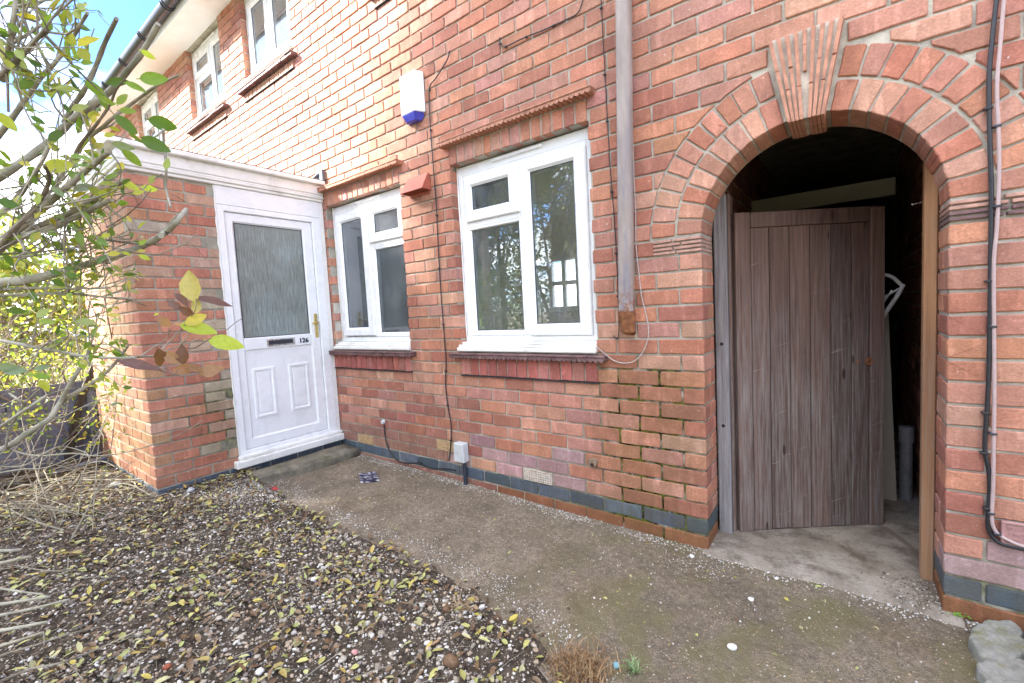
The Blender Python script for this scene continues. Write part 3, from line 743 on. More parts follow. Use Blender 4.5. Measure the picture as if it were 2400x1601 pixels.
# roof edge mouldings
for z0,z1,p in ((2.128,2.150,.020),(2.1505,2.166,.034),(2.1665,2.186,.026),(2.1865,2.2655,.032),(2.266,2.300,.078)):
    q=MB(); q.box(XL-p,XP+p,YP-p,-.005,z0,z1,.005); q.build('fascia',M_white,porch)
q=MB(); q.box(XL-.06,XP+.06,YP-.06,-.005,2.3005,2.312,.004); q.build('roof_felt',simple('roof_felt',(.07,.07,.07),.95,.2,20,.8,80,.1),porch)
q=MB(); q.tube(catmull([(XP-.10,-.035,2.312),(XP-.02,-.045,2.345),(XP+.03,-.02,2.375),(XP+.07,-.012,2.36)],4),[.014]*13,6); q.box(XP-.02,XP+.075,-.030,-.004,2.305,2.40,.003); q.build('flashing',simple('lead_flashing',(.13,.14,.16),.6,.3,30,.4,120,.3),porch)
MD=Matrix(((0,-1,0,XP),(1,0,0,0),(0,0,1,0),(0,0,0,1)))
q=MB(); q.frame(-.858,-.040,.078,1.988,-.806,-.121,.119,1.943,-.006,.07,.005,.006,M=MD); fr=q.build('door_frame',M_upvc,porch)
q=MB(); q.box(-.858,-.040,-.003,.03,1.9905,2.127,.003,M=MD); q.build('head_panel',M_upvc,fr)
q=MB(); q.box(-.0395,-.004,-.001,.03,.075,2.127,.003,M=MD); q.build('cover_strip',M_white,fr)
q=MB()
pts=[(XP+.004,-.862+random.uniform(-.003,.003),z) for z in np.linspace(.09,2.12,40)]; q.tube(pts,[random.uniform(.004,.008) for _ in pts],6); q.build('sealant',M_white,fr)
q=MB(); q.box(-.905,-.006,-.062,.0,.004,.060,.006,M=MD); q.box(-.875,-.006,-.036,.0,.0605,.088,.006,M=MD); q.build('threshold',M_white,fr)
q=MB(); q.frame(-.803,-.124,.122,1.940,-.742,-.206,.205,1.868,.010,.055,.004,.012,M=MD); door=q.build('door',M_upvc,porch)
q=MB(); q.box(-.745,-.203,.011,.05,.888,.984,.006,M=MD); q.build('mid_rail',M_upvc,door)
q=MB(); q.box(-.745,-.203,.024,.045,.200,.892,.001,M=MD); q.build('lower_panel',M_upvc,door)
for a,b in ((-.706,-.536),(-.420,-.250)):
    q=MB(); q.frame(a,b,.346,.740,a+.024,b-.024,.370,.716,.0145,.03,.004,.006,M=MD); q.box(a+.035,b-.035,.0195,.03,.381,.705,.004,M=MD); q.build('raised_moulding',M_upvc,door)
q=MB(); q.box(-.745,-.203,.026,.034,.980,1.872,.001,M=MD); q.build('obscured_pane',M_obs,door)
q=MB(); q.frame(-.741,-.207,.984,1.869,-.735,-.213,.990,1.863,.022,.03,.0005,.001,M=MD); q.build('gasket',M_black,door)
q=MB(); q.frame(-.580,-.354,.905,.961,-.566,-.368,.917,.949,.002,.012,.003,.003,M=MD); lp=q.build('letter_plate',M_steel,door)
q=MB(); q.box(-.567,-.367,.0075,.0112,.916,.950,.0005,M=MD); q.build('flap',M_black,door)
q=MB(); q.box(-.167,-.137,.000,.010,.944,1.153,.005,M=MD); q.tube([MD@Vector(p) for p in ((-.152,.002,1.075),(-.152,-.030,1.075))],[.009,.009],10)
q.tube([MD@Vector(p) for p in ((-.152,-.030,1.075),(-.165,-.033,1.075),(-.195,-.030,1.073),(-.205,-.026,1.072))],[.008,.010,.010,.007],10); q.build('handle',M_brass,door)
def lettering(txt,size,M,mat,parent,ext=.0015,name='lettering',off=.0):
    cu=bpy.data.curves.new('t','FONT'); cu.body=txt; cu.size=size; cu.extrude=ext; cu.align_x='CENTER'; cu.offset=off
    t=bpy.data.objects.new('t',cu); COL.objects.link(t); bpy.context.view_layer.update()
    me=bpy.data.meshes.new_from_object(t.evaluated_get(bpy.context.evaluated_depsgraph_get())); bpy.data.objects.remove(t)
    me.transform(M); me.materials.clear(); me.materials.append(mat); o=bpy.data.objects.new(name,me); link(o,parent); fix_parent(o,parent); return o
MT=Matrix(((0,0,1,XP-.0085),(1,0,0,-.274),(0,1,0,.912),(0,0,0,1)))
lettering('126',.056,MT,M_text,door,.002,'door_number',.0012)
# ================================================================== GATE IN THE ARCH
GP0=Vector((.097,.262,0)); GP1=Vector((.712,.722,0)); gu=(GP1-GP0).normalized()
gate=thing('plank_gate','weathered brown plank gate standing ajar in the brick archway','gate',tuple(GP0+Vector((0,0,-.148))))
MG=Matrix(((gu.x,-gu.y,0,GP0.x),(gu.y,gu.x,0,GP0.y),(0,0,1,0),(0,0,0,1)))
gb=-.146; gt=1.522
def plank(a,b,c,d,y0,y1,name):
    q=MB(); q.box(a+.0020,b-.0020,y0,y1,c,d,.0028,M=MG); q.build(name,M_gate,gate)
plank(0,.081,gb,gt,-.002,.045,'stile'); plank(.690,.766,gb,gt-.006,-.002,.045,'stile'); plank(.081,.690,gt-.078,gt-.002,-.001,.045,'rail')
for a,b in ((.082,.178),(.178,.281),(.281,.387),(.387,.493),(.493,.599),(.599,.689)): plank(a,b,gb+random.uniform(0,.006),gt-.079,.003+random.uniform(0,.004),.022,'plank')
q=MB(); q.box(.07,.70,.0225,.0229,gb+.02,gt-.08,.0001,M=MG); q.build('backing',M_darkwood,gate)
for z in (.1,.75): plank(.081,.690,z,z+.11,.023,.045,'rail')
q=MB(); q.prism([(.683+.020*math.cos(t)+.002*math.sin(5*t),.729+.022*math.sin(t)) for t in np.linspace(0,2*math.pi,17)[:-1]],-.0042,.0,.001,M=MG); q.build('rust_escutcheon',M_rust,gate)
q=MB(); q.prism([(.683+.004*math.cos(t),.729+.007*math.sin(t)) for t in np.linspace(0,2*math.pi,9)[:-1]],-.0052,.0,0,M=MG); q.build('keyhole',M_dark,gate)
q=MB(); q.prism([(.625+.007*math.cos(t),.729+.008*math.sin(t)) for t in np.linspace(0,2*math.pi,11)[:-1]],-.003,.0,.001,M=MG); q.build('bolt_head',M_rust,gate)
gf=thing('gate_frame','timber gate posts fixed in the brick archway, grey old one and new orange one','door frame',(.42,.25,-.16))
q=MB(); q.box(.004,.066,.220,.300,-.170,1.62,.006); q.build('post',M_post,gf,'grey weathered timber post')
q=MB(); q.box(.0665,.080,.245,.32,-.165,1.62,.003); q.build('door_stop',M_gate,gf)
q=MB(); q.box(.805,.8465,.2165,.285,-.170,1.615,.004); pn=q.build('post',M_new,gf,'new orange softwood post')
q=MB(); q.tube([(.806,.23,1.442),(.768,.222,1.436)],[.002,.002],6); q.tube([(.7683,.222,1.436),(.7665,.222,1.4356)],[.0045,.0045],8); q.build('nail',M_steel,gf)
for z in (.86,.43): 
    q=MB(); q.tube([(.035,.2205,z),(.035,.2185,z)],[.009,.009],10); q.build('screw_hole',M_dark,gf)
# things stood in the passage
q=MB(); q.box(-.01,.80,1.50,1.54,1.69,1.80,.004); q.build('timber_beam',M_panel,None,'pale board fixed high across the dark passage behind the gate','board')
q=MB(); q.prism([(.30,-.149),(.788,-.149),(.745,.962),(.30,.962)],1.10,1.118,.002); q.build('leaning_board',M_panel,None,'tall pale flat board standing behind the plank gate in the passage','board')
q=MB(); q.tube([(.832,1.16,-.149),(.832,1.16,.22)],[.03,.03],12); q.tube([(.832,1.16,.20),(.832,1.16,.29)],[.036,.036],12); q.build('waste_pipe',simple('old_grey_pipe',(.20,.20,.21),.5,.2,20,.2),None,'short grey upright pipe stub on the passage floor','pipe')
a0=np.array([.66,.92,1.30]); 
q=MB(); i_=(1600,534)
hp=[PY(*TL(i_,x,y),y=.95) for x,y in ((1340,330),(1400,325),(1450,345),(1490,380),(1512,400))]
q.tube(catmull(hp,4),[.010]*17,6); hq=[PY(*TL(i_,x,y),y=.95) for x,y in ((1518,388),(1480,460),(1440,520),(1395,585),(1330,680))]
q.tube(catmull(hq,4),[.011]*17,6)
for (x0,y0,x1,y1) in ((1495,415,1380,480),(1440,430,1360,540),(1340,330,1330,680)): q.tube([PY(*TL(i_,x0,y0),y=.955),PY(*TL(i_,x1,y1),y=.955)],[.006,.006],6)
st=PY(*TL(i_,1330,680),y=.95); q.tube([st,(st[0]-.05,.97,.5),(st[0]-.08,1.0,-.149)],[.011]*3,6)
q.build('plastic_rack',simple('white_plastic',(.72,.72,.75),.5,.05),None,'white plastic bow-shaped rack poking out behind the plank gate','rack')
# ================================================================== FITTINGS ON THE WALL
b_=(800,0); h_=(800,534); c_=(1600,0); k_=(800,1067); l_=(1600,1067)
al=thing('alarm_box','white burglar alarm box with a blue base high on the brick wall','alarm box',(-1.9,0,2.45))
def alarm():
    # tapered case: wide back on the wall, narrower front
    z0,z1=2.50,2.775; xb0,xb1=-2.005,-1.795
    def shell(za,zb,name,mat,f0,f1,y0,y1):
        V=[(xb0,0,za),(xb1,0,za),(xb1,0,zb),(xb0,0,zb),(xb0+f0,y0,za),(xb1-f0,y0,za),(xb1-f1,y1,zb),(xb0+f1,y1,zb)]
        q=MB(); q.add(V,[[0,3,2,1],[4,5,6,7],[0,1,5,4],[1,2,6,5],[2,3,7,6],[3,0,4,7]])
        o=q.build(name,mat,al); bv=o.modifiers.new('b','BEVEL'); bv.width=.006; bv.segments=2
    shell(z0,z1,'case',M_upvc,.035,.03,-.075,-.062)
    V=[(xb0+.01,0,z0-.0008),(xb1-.01,0,z0-.0008),(xb1-.037,-.073,z0-.0008),(xb0+.037,-.073,z0-.0008),(xb0+.035,0,2.452),(xb1-.035,0,2.452),(xb1-.06,-.05,2.452),(xb0+.06,-.05,2.452)]
    q=MB(); q.add(V,[[0,1,2,3],[4,7,6,5],[0,4,5,1],[1,5,6,2],[2,6,7,3],[3,7,4,0]]); o=q.build('strobe_base',M_blue,al); bv=o.modifiers.new('b','BEVEL'); bv.width=.005; bv.segments=2
alarm()
vt=thing('vent_cowl','terracotta plastic vent cowl on the brick wall between the two windows','vent',(-1.93,0,1.97))
q=MB(); q.add([(-2.005,-.003,2.085),(-1.80,-.003,2.085),(-1.80,-.018,2.085),(-2.005,-.018,2.085),(-2.02,-.003,1.965),(-1.785,-.003,1.965),(-1.785,-.095,1.965),(-2.02,-.095,1.965),(-2.013,-.01,1.966),(-1.792,-.01,1.966),(-1.792,-.088,1.966),(-2.013,-.088,1.966)],[[0,1,2,3],[3,2,6,7],[0,3,7,4],[1,5,6,2],[0,4,5,1],[4,7,11,8],[7,6,10,11],[6,5,9,10],[5,4,8,9]]); q.build('hood',M_terra,vt,recalc=False)
for i in range(4):
    x=-1.97+i*.045; q=MB(); q.box(x,x+.005,-.070,-.008,1.967,1.984,.001); q.build('fin',M_terra,vt)
q=MB(); q.box(-2.0,-1.80,-.012,-.003,1.945,1.964,.002); q.build('flange',M_terra,vt)
dp=thing('drainpipe','mauve-grey painted round drainpipe beside the arch, rusted and broken at its foot','drainpipe',(-.335,-.06,.92))
px_=lambda z: -.358+(z-1.03)*.027
q=MB(); zs=np.linspace(1.055,4.50,24); q.tube([(px_(z),-.062,z) for z in zs],[.040]*24,24); q.build('pipe',M_pipe,dp)
q=MB(); n=24; V=[];F=[]
for j,(z,r) in enumerate(((1.07,.0395),(1.045,.042),(1.03,.0425),(.99,.040),(.945,.037))):
    for i in range(n):
        t=2*math.pi*i/n; rr=r*(1+.03*math.sin(3*t+j)+random.uniform(-.015,.015)); V.append((px_(1.0)+rr*math.cos(t),-.06+.018*(1.07-z)/.12+rr*math.sin(t),z+(.010*math.sin(4*t)+.006*math.sin(7*t) if j in(2,) else 0)-(.02*max(0,math.sin(t)) if j==4 else 0)))
for j in range(4):
    for i in range(n): F.append([j*n+i,j*n+(i+1)%n,(j+1)*n+(i+1)%n,(j+1)*n+i])
q.add(V,F,sm=True); q.build('broken_collar',M_rust,dp)
for z in (2.9,1.9):
    q=MB(); q.tube([(px_(z)+.043*math.cos(t),-.062+.043*math.sin(t),z) for t in np.linspace(0,2*math.pi,25)],.004,6,cap=False); q.box(px_(z)-.07,px_(z)+.07,-.012,-.004,z-.012,z+.012,.002)
    if z>2.6: q.build('bracket',M_pipe,dp)
def cable(name,label,pts,r,mat,y=-.011,clips=(),n=7,k=5,clipmat=None):
    root=thing(name,label,'cable',tuple(pts[-1]))
    q=MB(); P=catmull(pts,k); q.tube(P,[r]*len(P),n); q.build('sheath',mat,root)
    for t in clips:
        p=P[min(len(P)-1,int(t*(len(P)-1)))]; q=MB(); q.box(p[0]-r-.007,p[0]+r+.002,p[1]-r-.0022,-.002,p[2]-.004,p[2]+.004,.0015); q.tube([(p[0]-r-.005,p[1]-r-.001,p[2]),(p[0]-r-.005,-.001,p[2])],[.0025,.0025],6); q.build('clip',clipmat or M_cable,root)
    return root
def dpts(L,y=-.011): return [PY(*DS(a,b),y=y) for a,b in L]
cable('cable','thin black cable clipped down the wall between the two white windows',dpts([(1032,117),(1026,138),(1000,180),(988,196),(985,230),(990,320),(1000,450),(1004,520),(1008,600),(1013,680),(1019,760),(1024,830),(1023,880),(1028,930),(1036,980),(1034,1030),(1031,1058)]),.0042,M_cable,clips=(.22,.3,.42,.52,.62,.72,.82,.92))
cable('cable','thin dark cable looping across the brickwork above the larger white window',dpts([(1340,-40),(1338,0),(1326,30),(1300,45),(1250,68),(1200,88),(1168,104),(1155,107),(1148,98),(1147,86)]),.0035,M_cable,clips=(.4,.55,.72,.88))
cable('cable','thin black cable running straight down beside the round drainpipe',dpts([(1378,-60),(1380,0),(1385,100),(1390,190),(1396,300),(1402,400),(1410,500),(1416,600),(1419,680),(1421,760),(1416,778),(1408,770)]),.0026,M_cable,clips=(.12,.26,.36,.5,.62,.74,.9))
cable('cable','loose grey wire hanging in a loop at the broken foot of the drainpipe',dpts([(1452,300),(1456,420),(1459,480),(1460,560),(1466,620),(1473,680),(1484,725),(1489,765),(1480,800),(1462,825),(1438,834),(1410,828),(1388,812),(1371,797)],-.014),.0030,simple('grey_wire',(.42,.37,.34),.6,.2,60),clips=())
r_=cable('cable','thick black cable clipped down the brick pier right of the archway',dpts([(2296,-60),(2288,0),(2276,110),(2271,180),(2272,300),(2276,430),(2275,560),(2273,700),(2271,820),(2268,910),(2262,1000),(2262,1040),(2270,1080),(2272,1130),(2268,1190),(2272,1222),(2290,1243),(2320,1254),(2400,1272)],-.014),.0068,M_cable,clips=(.2,.37,.53,.62,.76),n=10)
cable('cable','slim pinkish cable running beside the thick black one on the right pier',dpts([(2312,-60),(2305,0),(2296,110),(2289,200),(2293,310),(2294,400),(2289,520),(2282,600),(2282,750),(2283,900),(2281,1050),(2280,1120),(2277,1190),(2284,1216),(2300,1232),(2340,1251),(2400,1268)],-.020),.0056,M_pink,clips=(.24,.36,.5,.6,.74,.86),n=10,clipmat=M_black)
cable('cable','black cable drooping along the blue brick plinth to the grey junction box',dpts([(882,976),(884,1000),(890,1025),(903,1047),(918,1060),(945,1064),(965,1062),(975,1070),(1000,1077),(1022,1076),(1046,1080)]),.0052,M_cable,clips=(.36,.62,.85))
q=MB(); g0=PY(*DS(881,968),y=0); q.tube([(g0[0],-.001,g0[2]),(g0[0],-.020,g0[2])],[.022,.016],12); q.build('cable_grommet',M_grey,None,'round grey cable grommet low on the wall beside the porch door','grommet')
jb=thing('junction_box','small pale grey utility box at the foot of the wall between the windows','utility box',(-1.63,0,.02))
b0=PY(*DS(1041,1016),y=-.055); b1=PY(*DS(1066,1064),y=-.055); bx0=b0[0]; bz1=b0[2]; bx1=b1[0]; bz0=b1[2]
q=MB(); q.box(bx0,bx1,-.062,-.002,bz0,bz1,.006); q.build('case',M_grey,jb)
q=MB(); q.tube([(bx1-.022,-.032,bz0),(bx1-.022,-.032,ZG(-1.6)-.01)],[.014,.014],12); q.build('conduit',M_black,jb)
# overflow pipe end and its broken brick
o_=PY(*TL(k_,1740,45)); q=MB(); V=[];F=[]; n=14
prof=((.0,.010),(-.035,.012))
for j,y in enumerate((.01,-.03)):
    for rr in (.026,.014):
        for i in range(n):
            t=2*math.pi*i/n; V.append((o_[0]+rr*math.cos(t)*(1+.1*math.sin(3*t)),y,o_[2]+rr*math.sin(t)*(1+.12*math.sin(2*t+1))-(.012 if rr<.02 else 0)))
for i in range(n):
    i2=(i+1)%n; F+=[[i,i2,2*n+i2,2*n+i],[n+i,3*n+i,3*n+i2,n+i2],[2*n+i,2*n+i2,3*n+i2,3*n+i]]
q.add(V,F,sm=False); q.build('overflow_spout',simple('broken_mortar',(.23,.17,.12),.95,.4,40,.9,120,.1,dist=.004),None,'broken mortar spout hole above the painted air brick low on the wall','spout')
# cast warning plate at the right-hand edge
pl=thing('warning_plate','small reddish cast metal plate with raised lettering beside the cable bend','plate',(1.1,0,.17))
M_pl=simple('cast_plate',(.36,.20,.185),.55,.2,40,.4,200,.4,dirt=(.22,.10,.07),dirtf=.5)
q=MB(); q.box(.992,1.225,-.012,.0,.165,.252,.006); q.build('backing',M_pl,pl)
q=MB(); q.frame(.992,1.225,.165,.252,1.002,1.215,.175,.242,-.017,-.010,.003,.003); q.build('rim',M_pl,pl)
for i,(t,zz_) in enumerate((('BEWARE',.222),('UNDER',.201),('LTC. P',.180))):
    lettering(t,.017,Matrix(((1,0,0,1.040),(0,0,-1,-.0125),(0,1,0,zz_),(0,0,0,1))),M_pl,pl,.0016)
# ================================================================== GROUND
def sm(a,b,x): t=np.clip((x-a)/(b-a),0,1); return t*t*(3-2*t)
EDGE=np.array([(-6,-.55),(-3.2,-.62),(-2.86,-.80),(-2.3,-.84),(-1.8,-.86),(-1.45,-.82),(-1.1,-.84),(-.8,-.83),(-.6,-.89),(-.42,-.90),(-.28,-.99),(-.2,-1.08),(-.12,-1.06),(-.02,-1.25),(.06,-1.6),(.1,-2.2),(.12,-5)])
def wob(x,y,f=1.,s=0): return (np.sin(7.1*f*x+3.3*f*y+s)+np.sin(-5.3*f*x+8.9*f*y+1.7*s+1)+np.sin(13.7*f*x-4.1*f*y+2.1+s)+np.sin(3.1*f*x+17.3*f*y+.7*s))/4
def dsoil(x,y):
    x=np.asarray(x,float); y=np.asarray(y,float); best=np.full(x.shape,1e9); sgn=np.ones(x.shape)
    for a,b in zip(EDGE[:-1],EDGE[1:]):
        d=b-a; t=np.clip(((x-a[0])*d[0]+(y-a[1])*d[1])/(d@d),0,1); qx=a[0]+t*d[0]-x; qy=a[1]+t*d[1]-y; D=np.hypot(qx,qy)
        sd=np.where(d[0]*(y-a[1])-d[1]*(x-a[0])<0,1,-1); m=D<best; best=np.where(m,D,best); sgn=np.where(m,sd,sgn)
    return best*sgn+.025*wob(x,y,2.)
zgv=np.vectorize(ZG)
def hsoil(x,y):
    d=dsoil(x,y)
    return zgv(x)+np.where(d>0,sm(0,.14,d)*(.012+.065*sm(-1.6,-3.0,x)),np.maximum(d,-.05)*.6)+.006*wob(x,y,3.,1.)*sm(0,.1,d)-.004
def hgrid(name,x0,x1,y0,y1,st,h,mat,**k):
    xs=np.arange(x0,x1+1e-6,st); ys=np.arange(y0,y1+1e-6,st); X,Y=np.meshgrid(xs,ys); Zv=h(X,Y); nx=len(xs); ny=len(ys)
    V=np.stack([X.ravel(),Y.ravel(),Zv.ravel()],1); i=np.arange(nx*ny).reshape(ny,nx)
    F=np.stack([i[:-1,:-1].ravel(),i[:-1,1:].ravel(),i[1:,1:].ravel(),i[1:,:-1].ravel()],1)
    me=fast_mesh(name,V,F,4,smooth=True); me.materials.append(mat); o=bpy.data.objects.new(name,me); link(o,None,**k); return o
def pathmat():
    ma,nt,bs,pos,_=newmat('path_concrete'); s=nd(nt,'ShaderNodeSeparateXYZ',{0:pos})
    c=mix(nt,ramp(nt,noise(nt,pos,3.2,8,.65),.3,.7),(.190,.150,.105),(.355,.288,.212))
    c=mix(nt,ramp(nt,noise(nt,pos,42,7,.75),.32,.70),mix(nt,1.,c,(.62,.60,.58,1),'MULTIPLY'),mix(nt,1.,c,(1.25,1.24,1.2,1),'MULTIPLY'))
    c=mix(nt,ramp(nt,noise(nt,pos,150,4,.7),.45,.62,0,.65),c,(.060,.052,.043,1))
    # moss film towards the archway
    gm=mth(nt,'MULTIPLY',ramp(nt,noise(nt,pos,4.5,6,.6),.42,.62),ramp(nt,s.outputs[0],-1.1,.0,0,.9))
    c=mix(nt,gm,c,(.165,.140,.062,1))
    # grit in the surface
    for sc_,lo,colr in ((190.,.18,(.72,.70,.66,1)),(95.,.105,(.60,.55,.46,1)),(130.,.12,(.30,.15,.07,1))):
        v=nd(nt,'ShaderNodeTexVoronoi',{'Vector':pos,'Scale':sc_,'Randomness':1.}).outputs[0]
        c=mix(nt,mth(nt,'MULTIPLY',ramp(nt,v,lo,lo*.6),ramp(nt,noise(nt,pos,sc_*.11,3),.44,.56)),c,colr)
    c=mix(nt,ramp(nt,noise(nt,pos,11,7,.7),.60,.72,0,.5),c,(.06,.048,.036,1))
    c=mix(nt,ramp(nt,noise(nt,pos,1.7,6,.62),.50,.64,0,.55),c,mix(nt,1.,c,(.62,.52,.42,1),'MULTIPLY'))
    nt.links.new(c,bs.inputs['Base Color']); nt.links.new(ramp(nt,noise(nt,pos,2.5,5),.3,.7,.62,.9),bs.inputs['Roughness'])
    bump(nt,bs,mth(nt,'ADD',noise(nt,pos,210,4,.7),mth(nt,'MULTIPLY',noise(nt,pos,38,6,.7),1.6)),1.,.007); return ma
def soilmat():
    ma,nt,bs,pos,_=newmat('dark_soil')
    c=mix(nt,ramp(nt,noise(nt,pos,24,8,.7),.3,.72),(.036,.028,.021),(.150,.118,.088))
    c=mix(nt,ramp(nt,noise(nt,pos,90,4,.7),.55,.68,0,.7),c,(.16,.125,.09,1))
    nt.links.new(c,bs.inputs['Base Color']); bs.inputs['Roughness'].default_value=.95; bs.inputs['Specular IOR Level'].default_value=.15
    bump(nt,bs,mth(nt,'ADD',noise(nt,pos,110,5,.7),noise(nt,pos,28,5)),1.,.012); return ma
def floormat():
    ma,nt,bs,pos,_=newmat('passage_concrete')
    c=mix(nt,ramp(nt,noise(nt,pos,5,8,.65),.3,.7),(.19,.155,.12),(.33,.285,.235))
    c=mix(nt,ramp(nt,noise(nt,vscale(nt,pos,(6,6,6)),1,8,.72),.46,.64,0,.8),c,(.085,.062,.045,1))
    c=mix(nt,ramp(nt,noise(nt,pos,60,6,.75),.5,.68,0,.5),c,(.07,.055,.04,1))
    c=mix(nt,ramp(nt,noise(nt,pos,2.6,4,.6),.60,.68,0,.8),c,(.52,.51,.48,1))
    dd=nd(nt,'ShaderNodeVectorMath',{0:pos,1:(.10,.26,-.15)},operation='DISTANCE').outputs['Value']   # arc scraped by the swinging gate
    arc=mth(nt,'MULTIPLY',ramp(nt,mth(nt,'ABSOLUTE',mth(nt,'SUBTRACT',dd,.74)),.022,.008),ramp(nt,noise(nt,pos,7),.4,.55,0,.7))
    c=mix(nt,arc,c,(.12,.085,.06,1))
    nt.links.new(c,bs.inputs['Base Color']); bs.inputs['Roughness'].default_value=.85
    bump(nt,bs,noise(nt,pos,90,5,.7),.5,.003); return ma
M_soil=soilmat(); M_path=pathmat()
q=MB(); q.add([(-150,-150,-.32),(150,-150,-.32),(150,150,-.32),(-150,150,-.32)],[[0,1,2,3]]); q.build('ground',simple('earth',(.16,.13,.075),.95,.3,1.5,.6,40,.1),None,kind='structure')
hgrid('path',-3.3,2.5,-5.0,.02,.05,lambda X,Y: zgv(X)+.0010*wob(X,Y,1.4),M_path,kind='structure')
hgrid('soil_bed',-6.6,.4,-5.0,-.5,.035,hsoil,M_soil,kind='structure')
# passage floor with a broken front lip
q=MB(); fx=np.linspace(-.019,.899,40); V=[];F=[]
for i,x in enumerate(fx):
    e=-.048-.012*math.sin(x*9.2)-.006*math.sin(x*23)-.008*random.random()
    V+=[(x,e,ZG(x)-.006),(x,e+.022,-.1455+.001*math.sin(x*30)),(x,.25,-.1475),(x,6.0,-.146)]
for i in range(len(fx)-1):
    for j in range(3): F.append([4*i+j,4*i+4+j,4*i+5+j,4*i+1+j])
q.add(V,F,sm=True); q.build('passage_floor',floormat(),None,kind='structure')
# door step
def rough_slab(name,poly,z0,z1,mat,label,cat,jit=.008,bev=.015):
    me=bpy.data.meshes.new(name); bm=bmesh.new(); vs=[bm.verts.new((x,y,z0)) for x,y in poly]; f=bm.faces.new(vs)
    r=bmesh.ops.extrude_face_region(bm,geom=[f]); bmesh.ops.translate(bm,vec=(0,0,z1-z0),verts=[e for e in r['geom'] if isinstance(e,bmesh.types.BMVert)])
    bmesh.ops.recalc_face_normals(bm,faces=bm.faces); bmesh.ops.bevel(bm,geom=list(bm.edges),offset=bev,segments=2,affect='EDGES')
    bmesh.ops.triangulate(bm,faces=bm.faces); bmesh.ops.subdivide_edges(bm,edges=[e for e in bm.edges if e.calc_length()>.06],cuts=3,use_grid_fill=True)
    for v in bm.verts: v.co+=Vector((random.uniform(-1,1),random.uniform(-1,1),random.uniform(-1,1)))*jit*.4+Vector((0,0,jit*float(wob(v.co.x,v.co.y,4.))))
    c=sum((v.co for v in bm.verts),Vector())/len(bm.verts); c.z=z0
    bmesh.ops.translate(bm,vec=-c,verts=bm.verts); bm.to_mesh(me); bm.free(); me.polygons.foreach_set('use_smooth',[True]*len(me.polygons)); me.materials.append(mat)
    o=bpy.data.objects.new(name,me); o.location=c; link(o,None,label,cat); return o
rough_slab('door_step',[(-3.10,-.90),(-2.97,-.885),(-2.865,-.56),(-2.85,-.03),(-3.10,-.02)],-.13,-.028,M_conc,'mossy rough concrete step below the white front door','step',.006,.012)
# ================================================================== PLANTS
def leafmat(name,trans=.45):
    ma,nt,bs,pos,out=newmat(name); t=nd(nt,'ShaderNodeAttribute',attribute_name='tint').outputs['Color']
    c=mix(nt,ramp(nt,noise(nt,pos,90,4,.6),.3,.7,0,.35),t,mix(nt,1.,t,(.6,.62,.5,1),'MULTIPLY'))
    nt.links.new(c,bs.inputs['Base Color']); bs.inputs['Roughness'].default_value=.42; bs.inputs['Specular IOR Level'].default_value=.4
    tr=nd(nt,'ShaderNodeBsdfTranslucent',{'Color':mix(nt,1.,c,(1.25,1.2,.6,1),'MULTIPLY')})
    ms=nd(nt,'ShaderNodeMixShader',{0:trans,1:bs.outputs[0],2:tr.outputs[0]}); nt.links.new(ms.outputs[0],out.inputs[0]); return ma
M_leaf=leafmat('leaf'); M_litter=leafmat('fallen_leaf',.12)
M_bark=simple('privet_bark',(.30,.27,.21),.85,.35,25,.5,160,.2,dirt=(.12,.13,.06),dirtf=.6)
M_bark2=simple('dark_twig',(.19,.155,.12),.85,.4,30,.4,160,.2)
M_barkp=simple('pale_cut_bark',(.33,.31,.25),.8,.25,25,.4,120,.2,dirt=(.14,.14,.09),dirtf=.6)
def leaf_arrays(P,D,N,L,W,col,fold=.25,curl=.2):
    P=np.asarray(P,float);D=np.asarray(D,float);N=np.asarray(N,float);n=len(P);L=np.broadcast_to(L,(n,))[:,None];W=np.broadcast_to(W,(n,))[:,None]
    D=D/np.linalg.norm(D,axis=1,keepdims=True); S=np.cross(D,N); S/=np.linalg.norm(S,axis=1,keepdims=True)+1e-9; N=np.cross(S,D)
    cu=(rng.uniform(-.3,1,n)*curl)[:,None]
    pts=[P,P+D*L*.3+S*W*.42+N*W*fold*.5,P+D*L*.68+S*W*.40+N*(W*fold*.45-L*cu*.3),P+D*L-N*L*cu,P+D*L*.68-S*W*.40+N*(W*fold*.45-L*cu*.3),P+D*L*.3-S*W*.42+N*W*fold*.5,P+D*L*.5-N*L*cu*.12]
    V=np.stack(pts,1).reshape(-1,3); b=(np.arange(n)*7)[:,None]
    F=np.concatenate([b+np.array([[0,1,2,6]]),b+np.array([[6,2,3,3]]),b+np.array([[0,6,4,5]]),b+np.array([[6,3,3,4]])],1)
    tri=np.stack([b+np.array([[0,1,6]]),b+np.array([[1,2,6]]),b+np.array([[2,3,6]]),b+np.array([[3,4,6]]),b+np.array([[4,5,6]]),b+np.array([[5,0,6]])],1).reshape(-1,3)
    return V,tri,np.repeat(np.asarray(col),6,axis=0)
def leaves(name,P,D,N,L,W,col,mat,parent=None,kind='stuff',label=None,cat=None,fold=.25,curl=.2):
    V,F,c=leaf_arrays(P,D,N,L,W,col,fold,curl); me=fast_mesh(name,V,F,3,c,smooth=True); me.materials.append(mat); o=bpy.data.objects.new(name,me)
    link(o,parent,label,cat,kind=kind)
    if parent is not None: fix_parent(o,parent)
    return o
def rnd_unit(n):
    v=rng.normal(size=(n,3)); return v/np.linalg.norm(v,axis=1,keepdims=True)
GREENS=np.array([(.13,.22,.035),(.17,.27,.045),(.20,.30,.05),(.28,.33,.05),(.42,.38,.05),(.10,.17,.04)])
YELS=np.array([(.36,.40,.09),(.44,.42,.10),(.30,.37,.09),(.22,.31,.07),(.46,.37,.10)])
